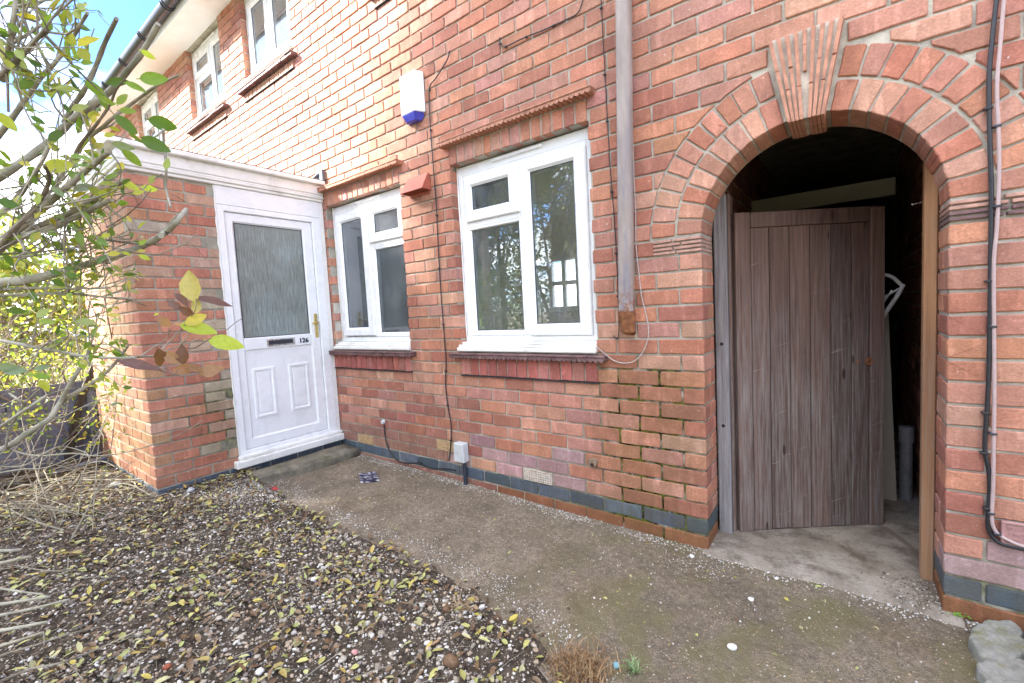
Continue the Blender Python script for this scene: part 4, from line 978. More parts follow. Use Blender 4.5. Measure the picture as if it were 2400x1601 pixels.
def pick(arr,n,j=.15): return np.clip(arr[rng.integers(0,len(arr),n)]*(1+rng.uniform(-j,j,(n,1))),0,1)
def crown_tree(name,label,cat,base,h,crown_c,crown_r,nl,ls,cols,trunk_r=.08,group=None,clumps=26,limbs=9,mat=None):
    t=thing(name,label,cat,tuple(base),group); b=np.array(base,float); cc=np.array(crown_c,float); cr=np.array(crown_r,float)
    q=MB(); top=cc+np.array([0,0,cr[2]*.4]); P=catmull([b+(0,0,-.1),b*.6+cc*.4+rng.normal(0,.08,3),top],6); q.tube(P,list(np.linspace(trunk_r,trunk_r*.3,len(P))),8)
    cl=[]
    for i in range(clumps):
        v=rnd_unit(1)[0]*rng.uniform(.45,.95)**.6; cl.append(cc+v*cr)
    for i in range(limbs):
        s=P[int(len(P)*rng.uniform(.35,.8))]; e=cl[i%clumps]; mdd=(np.array(s)+e)/2+rng.normal(0,.1,3); q.tube(catmull([s,mdd,e],4),list(np.linspace(trunk_r*.4,trunk_r*.08,9)),6)
    q.build('trunk',M_bark,t)
    per=nl//clumps; PP_=[]
    for c in cl: PP_.append(c+rng.normal(0,1,(per,3))*cr*.20*rng.uniform(.7,1.3))
    PP_=np.concatenate(PP_); n=len(PP_); leaves('crown',PP_,rnd_unit(n),rnd_unit(n),ls*rng.uniform(.6,1.3,n),ls*.55*rng.uniform(.6,1.3,n),pick(cols,n),mat or M_leaf,t); return t
# unseen crowns added to shade wall and ground, then far and mirrored trees
crown_tree('sun_block_tree','unseen tree with a green-yellow crown, added to shade the ground','tree',(-7.7,-7.2,-.2),8,(-7.6,-7.0,4.8),(2.0,1.1,1.5),14000,.17,np.concatenate([GREENS,YELS]),.14,'trees round the garden',clumps=34)
crown_tree('sun_block_ash','unseen tall tree with a dense green crown, added to shade the wall','tree',(-5.9,-5.3,-.2),9,(-5.85,-5.2,6.4),(1.85,1.9,2.9),24000,.17,GREENS,.13,'trees round the garden',clumps=46)
crown_tree('far_tree','rounded green tree far along the terrace beyond the hedge','tree',(-17,-3.6,-.3),6,(-17,-3.6,2.6),(2.4,2.6,2.6),5000,.28,GREENS,.2,'far trees')
crown_tree('far_tree','yellowing tree far along the terrace beyond the hedge','tree',(-15,-1.3,-.3),5,(-15,-1.0,1.7),(1.8,1.6,1.7),4000,.22,YELS,.2,'far trees')
crown_tree('garden_tree','yellowing garden tree reflected in the larger window','tree',(-4.3,-5.9,-.2),5,(-4.3,-5.9,3.0),(1.5,1.1,2.1),9000,.09,YELS,.12,'trees round the garden')
crown_tree('evergreen_tree','dark green conical tree reflected in the larger window','tree',(-6.4,-6.4,-.2),5,(-6.4,-6.4,2.6),(.9,.9,2.4),6000,.10,GREENS[[0,5]],.12,'trees round the garden')
def hedge(name,label,x0,x1,y0,y1,z1,n,cols,ls):
    t=thing(name,label,'hedge',((x0+x1)/2,(y0+y1)/2,-.2)); q=MB()
    for i in range(int((x1-x0+y1-y0)*9)):
        x=rng.uniform(x0,x1);y=rng.uniform(y0,y1); p0=np.array([x,y,-.2]); p1=p0+np.array([rng.normal(0,.12),rng.normal(0,.08),z1*.55]); p2=p1+np.array([rng.normal(0,.18),rng.normal(0,.12),z1*.45]); q.tube(catmull([p0,p1,p2],3),list(np.linspace(.011,.003,7)),5)
    q.build('stems',M_bark2,t,kind='stuff')
    P=np.stack([rng.uniform(x0,x1,n),rng.uniform(y0,y1,n),z1*rng.uniform(0.02,1,n)**.8-.15],1); P[:,2]+=.12*wob(P[:,0],P[:,1],.9)*(P[:,2]/z1)
    leaves('foliage',P,rnd_unit(n),rnd_unit(n),ls*rng.uniform(.6,1.3,n),ls*.55*rng.uniform(.7,1.2,n),pick(cols,n),M_leaf,t); return t
hedge('front_hedge','clipped green hedge along the pavement reflected in the windows',-7.5,4.5,-4.9,-4.4,2.0,14000,np.concatenate([GREENS,YELS[:2]]),.07)
# houses over the road, seen only as reflections
oh=thing('opposite_house','pale rendered house with a brown roof across the road','house',(-2,-17,-.3))
q=MB(); q.box(-11,9,-22,-16.5,-.3,4.6,.01); q.build('wall',simple('render',(.48,.44,.38),.9,.1,2),oh)
q=MB(); q.prism([(-22.5,4.5),(-16.1,4.5),(-19.3,7.4)],-11.4,9.4,0,M=Matrix(((0,1,0,0),(1,0,0,0),(0,0,1,0),(0,0,0,1)))); q.build('roof',simple('brown_roof',(.11,.075,.06),.9,.2,3),oh)
for x in (-9.5,-6,-2.5,1,4.5):
    for z in (.6,3.0):
        q=MB(); q.frame(x,x+1.6,z,z+1.2,x+.1,x+1.5,z+.1,z+1.1,0,.1,.01,.01,M=Matrix(((1,0,0,0),(0,-1,0,-16.42),(0,0,1,0),(0,0,0,1)))); w=q.build('window',M_upvc,oh)
        q=MB(); q.box(x+.1,x+1.5,-16.49,-16.46,z+.1,z+1.1,.001); q.build('pane',M_black,w)
q=MB(); q.add([(-60,-8.19,-.30),(60,-8.19,-.30),(60,-5.3,-.30),(-60,-5.3,-.30)],[[0,1,2,3]]); q.build('pavement',simple('paving',(.36,.34,.31),.9,.15,3,.4,60,.2),None,kind='structure')  # pale unseen paving, added to bounce sunlight onto the shaded wall
q=MB(); q.add([(-60,-13,-.30),(60,-13,-.30),(60,-8.2,-.30),(-60,-8.2,-.30)],[[0,1,2,3]]); q.build('road',simple('asphalt',(.05,.05,.052),.9,.2,3,.5,60,.2),None,kind='structure')
# ---- the boundary hedge beyond the porch, thin and backlit
bh=thing('boundary_hedge','straggly yellow-green hedge growing beyond the grey fence','hedge',(-6.2,-1.9,-.2))
q=MB(); tips=[]
for i in range(150):
    p0=np.array([rng.uniform(-7.6,-5.15),rng.uniform(-3.2,-.9),-.2]); L=rng.uniform(1.2,2.6)
    d=np.array([rng.normal(.2,.8),rng.normal(.1,.6),.8]); d/=np.linalg.norm(d); p1=p0+d*L*.5+rng.normal(0,.16,3); p2=p0+d*L+rng.normal(0,.3,3)
    P=catmull([p0,p1,p2],4); q.tube(P,list(np.linspace(rng.uniform(.006,.016),.0025,len(P))),5); tips+=P[3:]
    for j in range(4):
        s=P[int(rng.integers(2,len(P)))]; e=s+rng.normal(0,.25,3)+np.array([0,0,.1]); q.tube([s,(s+e)/2+rng.normal(0,.04,3),e],[.004,.003,.0018],4); tips+=[(s+e)/2,e,e]
q.build('stems',M_bark2,bh,kind='stuff')
T_=np.array(tips); n=6000; P=T_[rng.integers(0,len(T_),n)]+rng.normal(0,.10,(n,3)); P=P[P[:,2]>.1]; n=len(P)
leaves('foliage',P,rnd_unit(n),rnd_unit(n),.042*rng.uniform(.6,1.4,n),.024*rng.uniform(.7,1.3,n),pick(np.concatenate([YELS[1:4],GREENS[1:4]]),n),M_leaf,bh)
# ---- fence: grey boards, posts
fn=thing('garden_fence','old grey horizontal-board fence behind the shrub beside the porch','fence',(-4.92,-1.8,-.1))
zb=-.055
for i,(zh) in enumerate((.15,.118,.118,.112,.112,.105)):
    tilt=random.uniform(-.012,.012); q=MB(); M=Matrix.Translation((-4.92-.004*i,-2.15,zb))@Matrix.Rotation(tilt,4,'X'); q.box(-.008,.008,-.95,.86,.002,zh-.003,.003,M=M); q.build('board',M_fence,fn); zb+=zh
q=MB(); q.box(-4.99,-4.94,-1.33,-1.27,-.2,.66,.004); q.build('post',M_darkwood,fn)
q=MB(); q.box(-4.89,-4.855,-1.40,-1.345,-.2,.64,.004); q.build('post',M_fence,fn,'grey fence post')
q=MB(); q.tube([PX(*DS(150,1095),x=-4.86),PX(*DS(180,930),x=-4.86),PX(*DS(232,800),x=-4.86)],[.035,.034,.032],4,sm=False); q.build('leaning_stake',M_darkwood,None,'dark rotten stake leaning against the grey fence','stake')
q=MB(); q.box(-.04,.04,-.45,.35,-.02,.08,.01,M=Matrix.Translation((-4.55,-1.62,-.08))@Matrix.Rotation(.12,4,'X')); q.build('fallen_timber',M_fence,None,'grey timber baulk lying on the ground below the fence','timber')
# ---- the big pruned shrub leaning in from the left; branch lines read off the photograph, distances 0.9-1.9 m
shrub=thing('privet_shrub','big pruned privet shrub with cut grey stems and bright green leaves leaning towards the door','shrub',(-1.75,-2.6,-.12))
def S2(x,y): return x/3.733,y/3.733
def S3(x,y): return x/3.733,380+y/3.733
def S4(x,y): return x/3.733,760+y/3.733
def SA(x,y): return 280+x/3.92,380+y/3.92
def SB(x,y): return 280+x/3.92,760+y/3.92
def SC(x,y): return x/3.724,1180+y/3.724
BR=[ # (view, points root..tip, dist root, dist tip, px width root, tip, material)
(S2,[(20,700),(55,560),(80,400),(115,180),(150,-40)],1.25,1.15,13,9,M_bark),(S2,[(75,980),(70,820),(68,640),(85,520)],1.2,1.15,5,6,M_bark2),
(S2,[(-120,1330),(100,1040),(210,890),(340,700),(480,550),(610,370),(690,240),(765,115)],1.6,1.2,13,6,M_bark),
(S2,[(560,1080),(640,930),(730,800),(830,600),(920,370),(1020,165)],1.5,1.2,12,9,M_bark),
(S2,[(-140,1640),(100,1480),(400,1270),(600,1080),(780,930),(960,800),(1100,640),(1250,450),(1385,210)],1.65,1.15,18,12,M_barkp),
(S2,[(-80,720),(30,640),(110,570),(240,430),(330,330),(420,265)],1.2,1.1,12,8,M_bark2),
(S2,[(480,1640),(560,1500),(740,1250),(900,1110),(1000,1020),(1150,910),(1340,770),(1470,700),(1568,655)],1.55,1.2,11,5,M_bark),
(S2,[(640,1400),(700,1270),(850,1080),(960,920),(1010,800),(1090,690)],1.4,1.1,9,4,M_bark2),
(S3,[(-160,1100),(53,1050),(200,1040),(450,985),(700,915),(900,850),(1080,790),(1250,735),(1400,650),(1490,560),(1568,470)],1.75,1.25,22,14,M_barkp),
(SA,[(380,676),(420,650),(480,600),(540,530),(615,435)],1.26,1.22,15,13,M_barkp),
(S3,[(-160,850),(0,750),(300,580),(600,450),(900,285),(1075,160)],1.7,1.25,18,12,M_bark),(S3,[(-120,830),(0,760),(200,650),(500,560),(750,430),(980,330)],1.65,1.3,16,11,M_barkp),
(S3,[(-160,900),(0,750),(100,640),(300,470),(560,240),(700,120),(860,-10),(960,-90)],1.6,1.2,20,10,M_bark),
(S3,[(-100,840),(0,740),(150,560),(330,370),(430,160),(390,30)],1.45,1.2,14,7,M_bark2),
(S3,[(-160,560),(60,400),(200,250),(330,60),(430,-140)],1.5,1.3,14,8,M_bark),
(S3,[(420,620),(700,650),(950,685),(1200,715),(1430,725)],1.6,1.35,6,4,M_bark2),(S3,[(-100,815),(0,808),(500,770),(850,700),(1150,630)],1.7,1.4,6,3,M_bark),
(S3,[(-100,850),(0,840),(400,805),(830,700),(1000,560)],1.6,1.4,5,3,M_bark),(S3,[(-160,1140),(0,1118),(300,1103),(700,1108),(960,1098)],1.8,1.45,8,5,M_bark),
(S3,[(-160,1180),(0,1168),(200,1158),(600,1150),(900,1180),(1160,1195)],1.8,1.4,8,5,M_bark),(S3,[(1100,1205),(1200,1235),(1275,1255)],1.4,1.38,3,1.5,M_bark2),
(S4,[(-160,95),(0,140),(200,180),(500,235),(760,282),(1050,296),(1350,280)],1.75,1.35,9,6,M_barkp),(SB,[(150,300),(320,288),(430,245),(530,208),(690,150),(790,110)],1.36,1.3,6,2,M_bark),
(SB,[(560,212),(690,218),(800,150),(960,70),(1060,-10),(1140,-60)],1.33,1.28,4,1.6,M_bark2),(SB,[(330,300),(430,190),(560,50),(600,0)],1.34,1.3,5,2.5,M_bark),(SB,[(200,290),(330,200),(440,130),(455,40)],1.36,1.32,4,2,M_bark),
(SB,[(560,195),(610,130),(660,50)],1.33,1.3,4,2,M_bark),
(S4,[(-160,1120),(0,1095),(60,1075),(300,915),(440,820),(540,660),(640,480),(750,300),(800,180)],1.9,1.6,15,8,M_barkp),
(S4,[(440,820),(520,700),(700,580),(900,450),(1040,300),(1120,190)],1.8,1.6,12,6,M_bark),(S4,[(450,820),(560,810),(650,760),(800,690),(1010,610)],1.8,1.6,5,2,M_barkp),
(S4,[(-160,980),(0,900),(100,830),(250,730),(410,620)],1.85,1.6,9,6,M_barkp),(S4,[(50,1080),(90,900),(200,720),(340,570)],1.85,1.65,6,4,M_bark),(S4,[(240,720),(160,660),(80,605)],1.75,1.7,6,5,M_barkp),
(S4,[(410,620),(560,570),(730,555)],1.6,1.55,3,2,M_bark),(S4,[(60,1085),(300,1150),(640,1130),(820,1152),(1050,1130),(1290,1070),(1568,965),(1780,840)],1.85,1.4,5,2,M_bark),
(S4,[(-100,1240),(200,1240),(420,1110),(560,1070),(760,1130),(775,1200)],1.7,1.6,4,2.5,M_bark),(S4,[(-60,1310),(180,1270),(420,1250),(700,1130)],1.7,1.5,4,2,M_bark),
(SA,[(402,-300),(410,-150),(430,30),(425,200),(440,300),(470,410)],1.2,1.1,7,6,M_barkp),(SA,[(400,-290),(340,-240),(250,-190)],1.2,1.25,6,5,M_barkp),(SA,[(465,290),(530,320),(602,365)],1.1,1.12,2.5,2,M_bark2),
(SA,[(-120,310),(0,295),(180,268),(250,215),(330,150),(395,105)],1.35,1.15,4,2.5,M_bark),(SA,[(-120,600),(0,530),(90,470),(215,350),(290,250)],1.35,1.2,4,2,M_bark2),(SA,[(200,300),(210,350)],1.2,1.2,2.5,2.5,M_bark2),
(SA,[(-160,760),(0,795),(250,840),(350,848),(420,828),(610,740),(710,660)],1.4,1.25,4,3,M_bark),(SA,[(610,740),(680,765),(800,900)],1.26,1.26,2,1,M_bark2),(SA,[(-40,1250),(120,1265),(245,1325)],1.45,1.4,7,2,M_bark),
(SB,[(345,420),(420,440),(510,462),(600,482),(740,450)],1.3,1.25,2.5,2,M_bark2),(SB,[(420,395),(510,460),(540,380)],1.3,1.27,3,2,M_bark2),(SA,[(660,1420),(700,1350),(705,1230)],1.27,1.25,2.2,2,M_bark2),
(SC,[(-160,900),(0,880),(200,850),(430,815)],1.6,1.45,8,6,M_barkp),(SC,[(-160,1010),(0,975),(300,915),(600,838)],1.7,1.5,7,5,M_barkp),(SC,[(-160,1140),(0,1110),(200,1075),(410,1035)],1.5,1.35,9,6,M_barkp),
(SC,[(-160,1310),(0,1245),(180,1190),(375,1125)],1.5,1.35,7,5,M_bark),(SC,[(-160,715),(0,742),(180,770),(375,795)],1.7,1.5,6,4,M_barkp),(SC,[(-160,540),(0,520),(140,490),(260,465)],1.6,1.5,8,6,M_bark),(SC,[(-120,410),(60,412),(180,405)],1.9,1.8,7,6,M_barkp),
(SC,[(-100,1600),(250,1450),(500,1400),(700,1330),(900,1250),(1180,1120)],1.5,1.7,6,3,M_bark),(SC,[(-160,1400),(60,1310),(300,1240),(600,1140),(860,1080)],1.5,1.6,5,3,M_bark),(SC,[(-100,520),(150,545),(350,580),(560,590),(740,575)],2.0,2.0,3,2,M_bark),
(SC,[(-60,960),(120,930),(330,760),(500,660)],1.8,1.8,3,2,M_bark2),(SC,[(595,470),(593,580),(597,680)],2.1,2.1,2,2,M_bark),(SC,[(380,1120),(385,1220),(372,1300)],1.5,1.5,2,2,M_bark),
]
def wpx(d): return d/FPX
tipsP=[]
for vw,pts,d0,d1,w0,w1,mt in BR:
    n=len(pts); P=[PD(*vw(*p),d0+(d1-d0)*i/(n-1)+.03*math.sin(i*2.3+n)) for i,p in enumerate(pts)]
    C_=catmull(P,4); m=len(C_); q=MB(); rr=[(w0+(w1-w0)*i/(m-1))*.5*np.linalg.norm(C_[i]-CAMP)/FPX*.66*(1+.07*math.sin(i*1.9)+.05*math.sin(i*4.7)) for i in range(m)]
    q.tube(C_,rr,8 if w0>6 else 5); q.build('branch',mt,shrub); tipsP+=[c for c in C_[m//3:]]
# stems carrying the branches, rooted outside the frame
q=MB()
for x,y,a,b in ((-1.5,-2.45,.1,.9),(-1.7,-2.55,-.05,1.2),(-1.35,-2.5,.0,1.5),(-1.9,-2.5,.1,1.1)):
    P=catmull([(x,y,-.14),(x+a*.5,y+.06,b*.5),(x+a,y+.13,b)],5); q=MB(); q.tube(P,list(np.linspace(.024,.014,len(P))),8); q.build('stem',M_bark,shrub)
def S5(x,y): return 300+x/4.61,560+y/4.61
G1=(.20,.32,.04);G2=(.26,.38,.06);G3=(.34,.42,.15);G4=(.10,.18,.03);YG=(.42,.46,.06);YE=(.55,.48,.10);LM=(.48,.58,.08);BN=(.16,.075,.04);TN=(.36,.21,.12);PB_=(.22,.13,.13);MT_=(.50,.45,.16);GG=(.22,.29,.17)
LV=[(S2,1350,690,260,12,G1),(S2,850,790,240,-32,G1),(S2,1030,715,200,25,G4),(S2,700,940,170,30,G3),(S2,190,590,230,80,G3),(S2,60,1070,250,-55,YG),(S2,1110,1095,230,-40,G4),(S2,1080,1280,190,-12,GG),(S2,1160,1380,210,-35,G1),
(S2,1370,1270,270,-25,G4),(S2,1440,1085,270,-8,G4),(S2,1460,1430,120,70,G3),(S2,520,1450,290,18,YG),(S2,490,1180,190,50,G4),(S2,1300,480,140,-20,LM),(S2,440,415,110,-50,G2),(S2,690,500,110,15,G2),(S2,680,595,130,-8,G2),(S2,335,1055,130,-25,G4),
(S2,315,560,120,-15,G4),(S2,680,145,75,-60,YE),(S2,1065,865,150,60,G2),(S2,930,880,150,-15,G2),(S2,1195,760,190,-8,G1),(S2,1120,970,150,12,G2),(S2,800,1000,90,60,YG),(S2,580,950,110,-60,G4),(S2,820,1040,90,70,YE),(S2,100,480,160,20,G4),(S2,160,740,110,-60,G4),(S2,20,300,130,10,G4),(S2,960,1180,110,20,YG),(S2,1010,1130,90,-10,YG),
(S3,740,220,190,20,GG),(S3,515,265,140,-40,GG),(S3,35,455,140,-20,G3),(S3,1150,210,150,-25,LM),(S3,1330,150,100,60,G3),(S3,1310,232,140,-5,LM),(S3,1215,265,100,20,YG),(S3,1270,835,110,-25,LM),(S3,1250,700,85,40,G2),(S3,80,860,150,-60,G4),(S3,610,930,100,5,G4),(S3,490,965,100,-20,G4),(S3,520,1060,130,-30,G4),(S3,640,985,110,-10,G4),
(S3,760,1400,160,-8,G3),(S3,380,1315,150,40,G3),(S3,420,1400,140,-20,G2),(S3,1000,1340,110,-5,YE),(S3,1010,1380,70,10,G3),(S3,1130,500,70,-60,YE),(S3,930,640,90,30,YG),(S3,330,320,130,80,G3),(S3,90,370,200,-20,G4),(S3,1240,775,70,10,YE),(S3,1110,800,80,-10,YG),(S3,150,1300,150,-8,G4),
(S4,370,455,150,-20,G1),(S4,370,380,130,10,GG),(S4,60,370,160,-5,GG),(S4,140,408,190,-3,GG),(S4,390,540,150,-70,YG),(S4,860,502,55,0,YG),(S4,940,490,65,-60,LM),(S4,980,570,65,20,LM),(S4,1100,580,70,60,LM),(S4,800,540,45,0,YE),(S4,840,540,60,80,YG),(S4,1010,698,80,5,GG),(S4,720,605,45,0,YE),(S4,1090,470,60,80,LM),(S4,760,525,45,10,YE),(S4,1000,535,60,30,YG),(S4,970,605,60,20,YG),(S4,845,645,40,60,LM),
(S5,685,500,290,95,MT_),(S5,735,870,180,25,YE),(S5,770,965,280,-18,LM),(S5,1070,1120,270,-12,LM),(S5,590,660,150,-45,PB_),(S5,505,715,120,-35,PB_),(S5,935,670,310,-7,PB_),(S5,640,790,130,-40,BN),(S5,400,900,140,-45,TN),(S5,590,1245,180,95,BN),(S5,350,1290,180,-80,BN),(S5,480,1290,160,-50,TN),(S5,610,1400,180,15,TN),(S5,745,1410,140,-10,TN),(S5,900,1420,190,20,TN),(S5,140,1365,340,-17,PB_),(S5,310,812,40,30,LM),(S5,735,720,140,85,MT_)]
def big_leaf(P0,D,N,L,W,col,fold,curl,dead):
    D=D/np.linalg.norm(D); S=np.cross(D,N); S/=np.linalg.norm(S); N=np.cross(S,D); cu=random.uniform(-.2,1)*curl; tw=random.uniform(-.5,.5)
    ts=[0,.06,.16,.3,.46,.62,.77,.89,.96,1.]; V=[];F=[]
    for i,t in enumerate(ts):
        w=W*.5*(math.sin(math.pi*t**.85)**.8)*(1+(random.uniform(-.18,.18) if dead else .03*math.sin(9*t))); a=tw*t; s_=S*math.cos(a)+N*math.sin(a); n_=N*math.cos(a)-S*math.sin(a)
        m=P0+D*L*t-N*L*cu*t*t+n_*(.03*L*math.sin(5*t) if dead else 0)
        V+=[m,m+s_*w*.55+n_*w*fold*.45,m+s_*w+n_*w*fold*.7,m-s_*w*.55+n_*w*fold*.45,m-s_*w+n_*w*fold*.7]
    for i in range(len(ts)-1):
        a=5*i;b=a+5; F+=[[a,a+1,b+1,b],[a+1,a+2,b+2,b+1],[a,b,b+3,a+3],[a+3,b+3,b+4,a+4]]
    st=len(V); V+=[P0-D*L*.12-N*.001+S*.0006,P0-D*L*.12-S*.0006,P0+D*L*.05-S*.0008,P0+D*L*.05+S*.0008]; F.append([st,st+1,st+2,st+3])
    q=MB(); q.add(V,F,col,True); return q.build('leaf',M_leaf,shrub,tint=True)
SCV={S2:3.733,S3:3.733,S4:3.733,S5:4.61}
for vw,x,y,L,ang,col in LV:
    c=np.array(PD(*vw(x,y),1.28 if vw is S5 else (1.08+.22*random.random() if vw is not S4 else 1.5))); D=np.linalg.norm(c-CAMP)
    v=(c-CAMP)/D; right=np.cross(v,(0,0,1)); right/=np.linalg.norm(right); up=np.cross(right,v); a=R_(ang+random.uniform(-4,4))
    px,py=vw(x,y); cosang=(v@CR[2]); Lm=L/SCV[vw]*D*cosang/FPX*(cosang**.6)
    d=right*math.cos(a)+up*math.sin(a)+v*random.uniform(-.35,.35); N=-v+right*random.uniform(-.5,.5)+up*random.uniform(-.1,.8)
    dead=col in (BN,TN,PB_,MT_); thin=.24 if (L>300 and col==PB_) else (.55 if dead else random.uniform(.46,.58))
    Lm*=1.4 if vw is S5 else 1.
    big_leaf(c-d*Lm*.5,d,N,Lm,Lm*thin,jcol(col,.12),.42 if dead else .22,.32 if dead else .25,dead)
# small leaves and twigs through the rest of the shrub
TP=np.array(tipsP); q=MB(); lp=[];ld=[];ln_=[]
for i in range(1050):
    s0=TP[int(rng.integers(0,len(TP)))]; pp=proj(s0)
    if pp[0]>300 or pp[1]>870 or (pp[0]>170 and pp[1]<300): continue
    L=rng.uniform(.05,.26); d=np.array([rng.normal(.25,.6),rng.normal(.25,.35),rng.normal(.35,.55)]); d/=np.linalg.norm(d); e=s0+d*L; pe=proj(e)
    if pe[0]>(330 if pe[1]>420 else 270): continue
    m_=(s0+e)/2+rng.normal(0,.02,3); P=catmull([s0,m_,e],3); q.tube(P,list(np.linspace(rng.uniform(.0013,.0026),.0007,len(P))),4)
    if rng.uniform()<(.75 if pp[1]<900 else .3):
        for c in P[2:]:
            for sg in (-1,1):
                if rng.uniform()<.42: o=rnd_unit(1)[0]; lp.append(c); ld.append(d*.6+o*.9*sg); ln_.append(rng.normal(0,.5,3)+np.array([.3,-.4,.8]))
q.build('twigs',M_bark,shrub,kind='stuff')
n=len(lp); leaves('foliage',np.array(lp),np.array(ld),np.array(ln_),.027*rng.uniform(.5,1.35,n),.015*rng.uniform(.6,1.25,n),pick(np.concatenate([GREENS,GREENS[1:4],YELS[:3]])*1.15,n,.25),M_leaf,shrub)
# ---- second, thinner bush between shrub and porch: its stems dapple the porch front
tb=thing('bramble_thicket','tangled thicket of thin bare twigs with small yellow leaves before the porch front','bush',(-3.7,-2.0,-.1))
q=MB(); tips=[]
for i in range(38):
    p0=np.array([rng.uniform(-4.7,-2.75),rng.uniform(-2.55,-1.65),-.08]); L=rng.uniform(.7,2.1); d=np.array([rng.normal(.3,.75),rng.normal(.1,.4),.7]); d/=np.linalg.norm(d)
    p1=p0+d*L*.5+rng.normal(0,.06,3); p2=p0+d*L+rng.normal(0,.15,3); P=catmull([p0,p1,p2],4)
    pr=[proj(x) for x in P]
    if max(x[0] for x in pr if x[2]>0)>330: continue
    q.tube(P,list(np.linspace(rng.uniform(.002,.0055),.0012,len(P))),5); tips+=P[3:]
    for j in range(3):
        s=P[int(rng.integers(2,len(P)))]; e=s+rng.normal(0,.16,3); q.tube([s,(s+e)/2+rng.normal(0,.03,3),e],[.0025,.002,.001],4); tips+=[(s+e)/2,e]
q.build('stems',M_bark,tb,kind='stuff')
T_=np.array(tips); n=900; P=T_[rng.integers(0,len(T_),n)]+rng.normal(0,.05,(n,3)); pr=np.array([proj(p)[:2] for p in P]); P=P[(pr[:,0]<360)&(P[:,2]>.35)]; n=len(P)
leaves('foliage',P,rnd_unit(n),rnd_unit(n),.03*rng.uniform(.5,1.3,n),.017*rng.uniform(.6,1.2,n),pick(np.concatenate([YELS,GREENS[2:4]]),n),M_leaf,tb)
# ================================================================== LITTER ON THE GROUND
bm=bmesh.new(); bmesh.ops.create_icosphere(bm,subdivisions=1,radius=1); IV0=np.array([v.co[:] for v in bm.verts]); IF0=np.array([[v.index for v in f.verts] for f in bm.faces]); bm.free()
bm=bmesh.new(); bmesh.ops.create_icosphere(bm,subdivisions=2,radius=1); IV1=np.array([v.co[:] for v in bm.verts]); IF1=np.array([[v.index for v in f.verts] for f in bm.faces]); bm.free()
def stones(P,R,col,name,mat,label=None,cat=None,IV=IV0,IF=IF0,flat=.55,rough=.18,kind='stuff'):
    n=len(P); k=len(IV); S=R[:,None]*np.stack([rng.uniform(.75,1.35,n),rng.uniform(.6,1.1,n),rng.uniform(flat*.7,flat*1.3,n)],1)
    V=IV[None]*(1+rng.uniform(-rough,rough,(n,k,1)))*S[:,None,:]; a=rng.uniform(0,6.28,n); t=rng.normal(0,.35,n)
    ca,sa,ct,st_=np.cos(a),np.sin(a),np.cos(t),np.sin(t); x,y,z=V[...,0],V[...,1],V[...,2]
    y,z=y*ct[:,None]-z*st_[:,None],y*st_[:,None]+z*ct[:,None]; x,y=x*ca[:,None]-y*sa[:,None],x*sa[:,None]+y*ca[:,None]
    V=np.stack([x,y,z],2)+np.asarray(P)[:,None,:]; F=IF[None]+(np.arange(n)*k)[:,None,None]
    me=fast_mesh(name,V.reshape(-1,3),F.reshape(-1,3),3,np.repeat(col,len(IF),axis=0),smooth=True); me.materials.append(mat); o=bpy.data.objects.new(name,me); link(o,None,label,cat,kind=kind); return o
def stonemat():
    ma,nt,bs,pos,_=newmat('pebble'); t=nd(nt,'ShaderNodeAttribute',attribute_name='tint').outputs['Color']
    c=mix(nt,ramp(nt,noise(nt,pos,120,4,.6),.3,.7),mix(nt,1.,t,(.7,.69,.68,1),'MULTIPLY'),mix(nt,1.,t,(1.2,1.2,1.2,1),'MULTIPLY')); nt.links.new(c,bs.inputs['Base Color'])
    bs.inputs['Roughness'].default_value=.7; bs.inputs['Specular IOR Level'].default_value=.35; bump(nt,bs,noise(nt,pos,220,4),.4,.002); return ma
M_stone=stonemat()
PEB=np.array([(.40,.35,.28),(.34,.29,.225),(.45,.40,.33),(.28,.24,.20),(.54,.51,.46),(.36,.27,.19),(.42,.33,.24),(.20,.165,.14),(.64,.62,.58),(.30,.27,.25)])
def scatter(n,x0,x1,y0,y1,f):
    x=rng.uniform(x0,x1,n); y=rng.uniform(y0,y1,n); d=dsoil(x,y); k=rng.uniform(0,1,n)<f(x,y,d); return x[k],y[k]
# nearer, finer ground carries the stones the picture resolves
x,y=scatter(30000,-3.6,.15,-2.3,-.75,lambda x,y,d:np.where(d>.02,(.55+.45*sm(.0,.25,wob(x,y,1.3)))*sm(.03,.13,d+.03*wob(x,y,4.)),.0)*np.where(x<-2.4,.6,1)); n=len(x)
R_st=.0028+.0070*rng.uniform(0,1,n)**2.2; stones(np.stack([x,y,hsoil(x,y)+R_st*.25],1),R_st,np.clip(pick(PEB,n,.2)*1.18,0,.85),'gravel',M_stone)
x,y=scatter(420,-1.9,.1,-2.2,-.9,lambda x,y,d:np.where(d>.05,1,0)); n=len(x); R_st=rng.uniform(.009,.014,n); stones(np.stack([x,y,hsoil(x,y)+R_st*.3],1),R_st,pick(PEB[[0,1,2,4,5,6]],n,.2),'pebbles',M_stone,IV=IV1,IF=IF1)
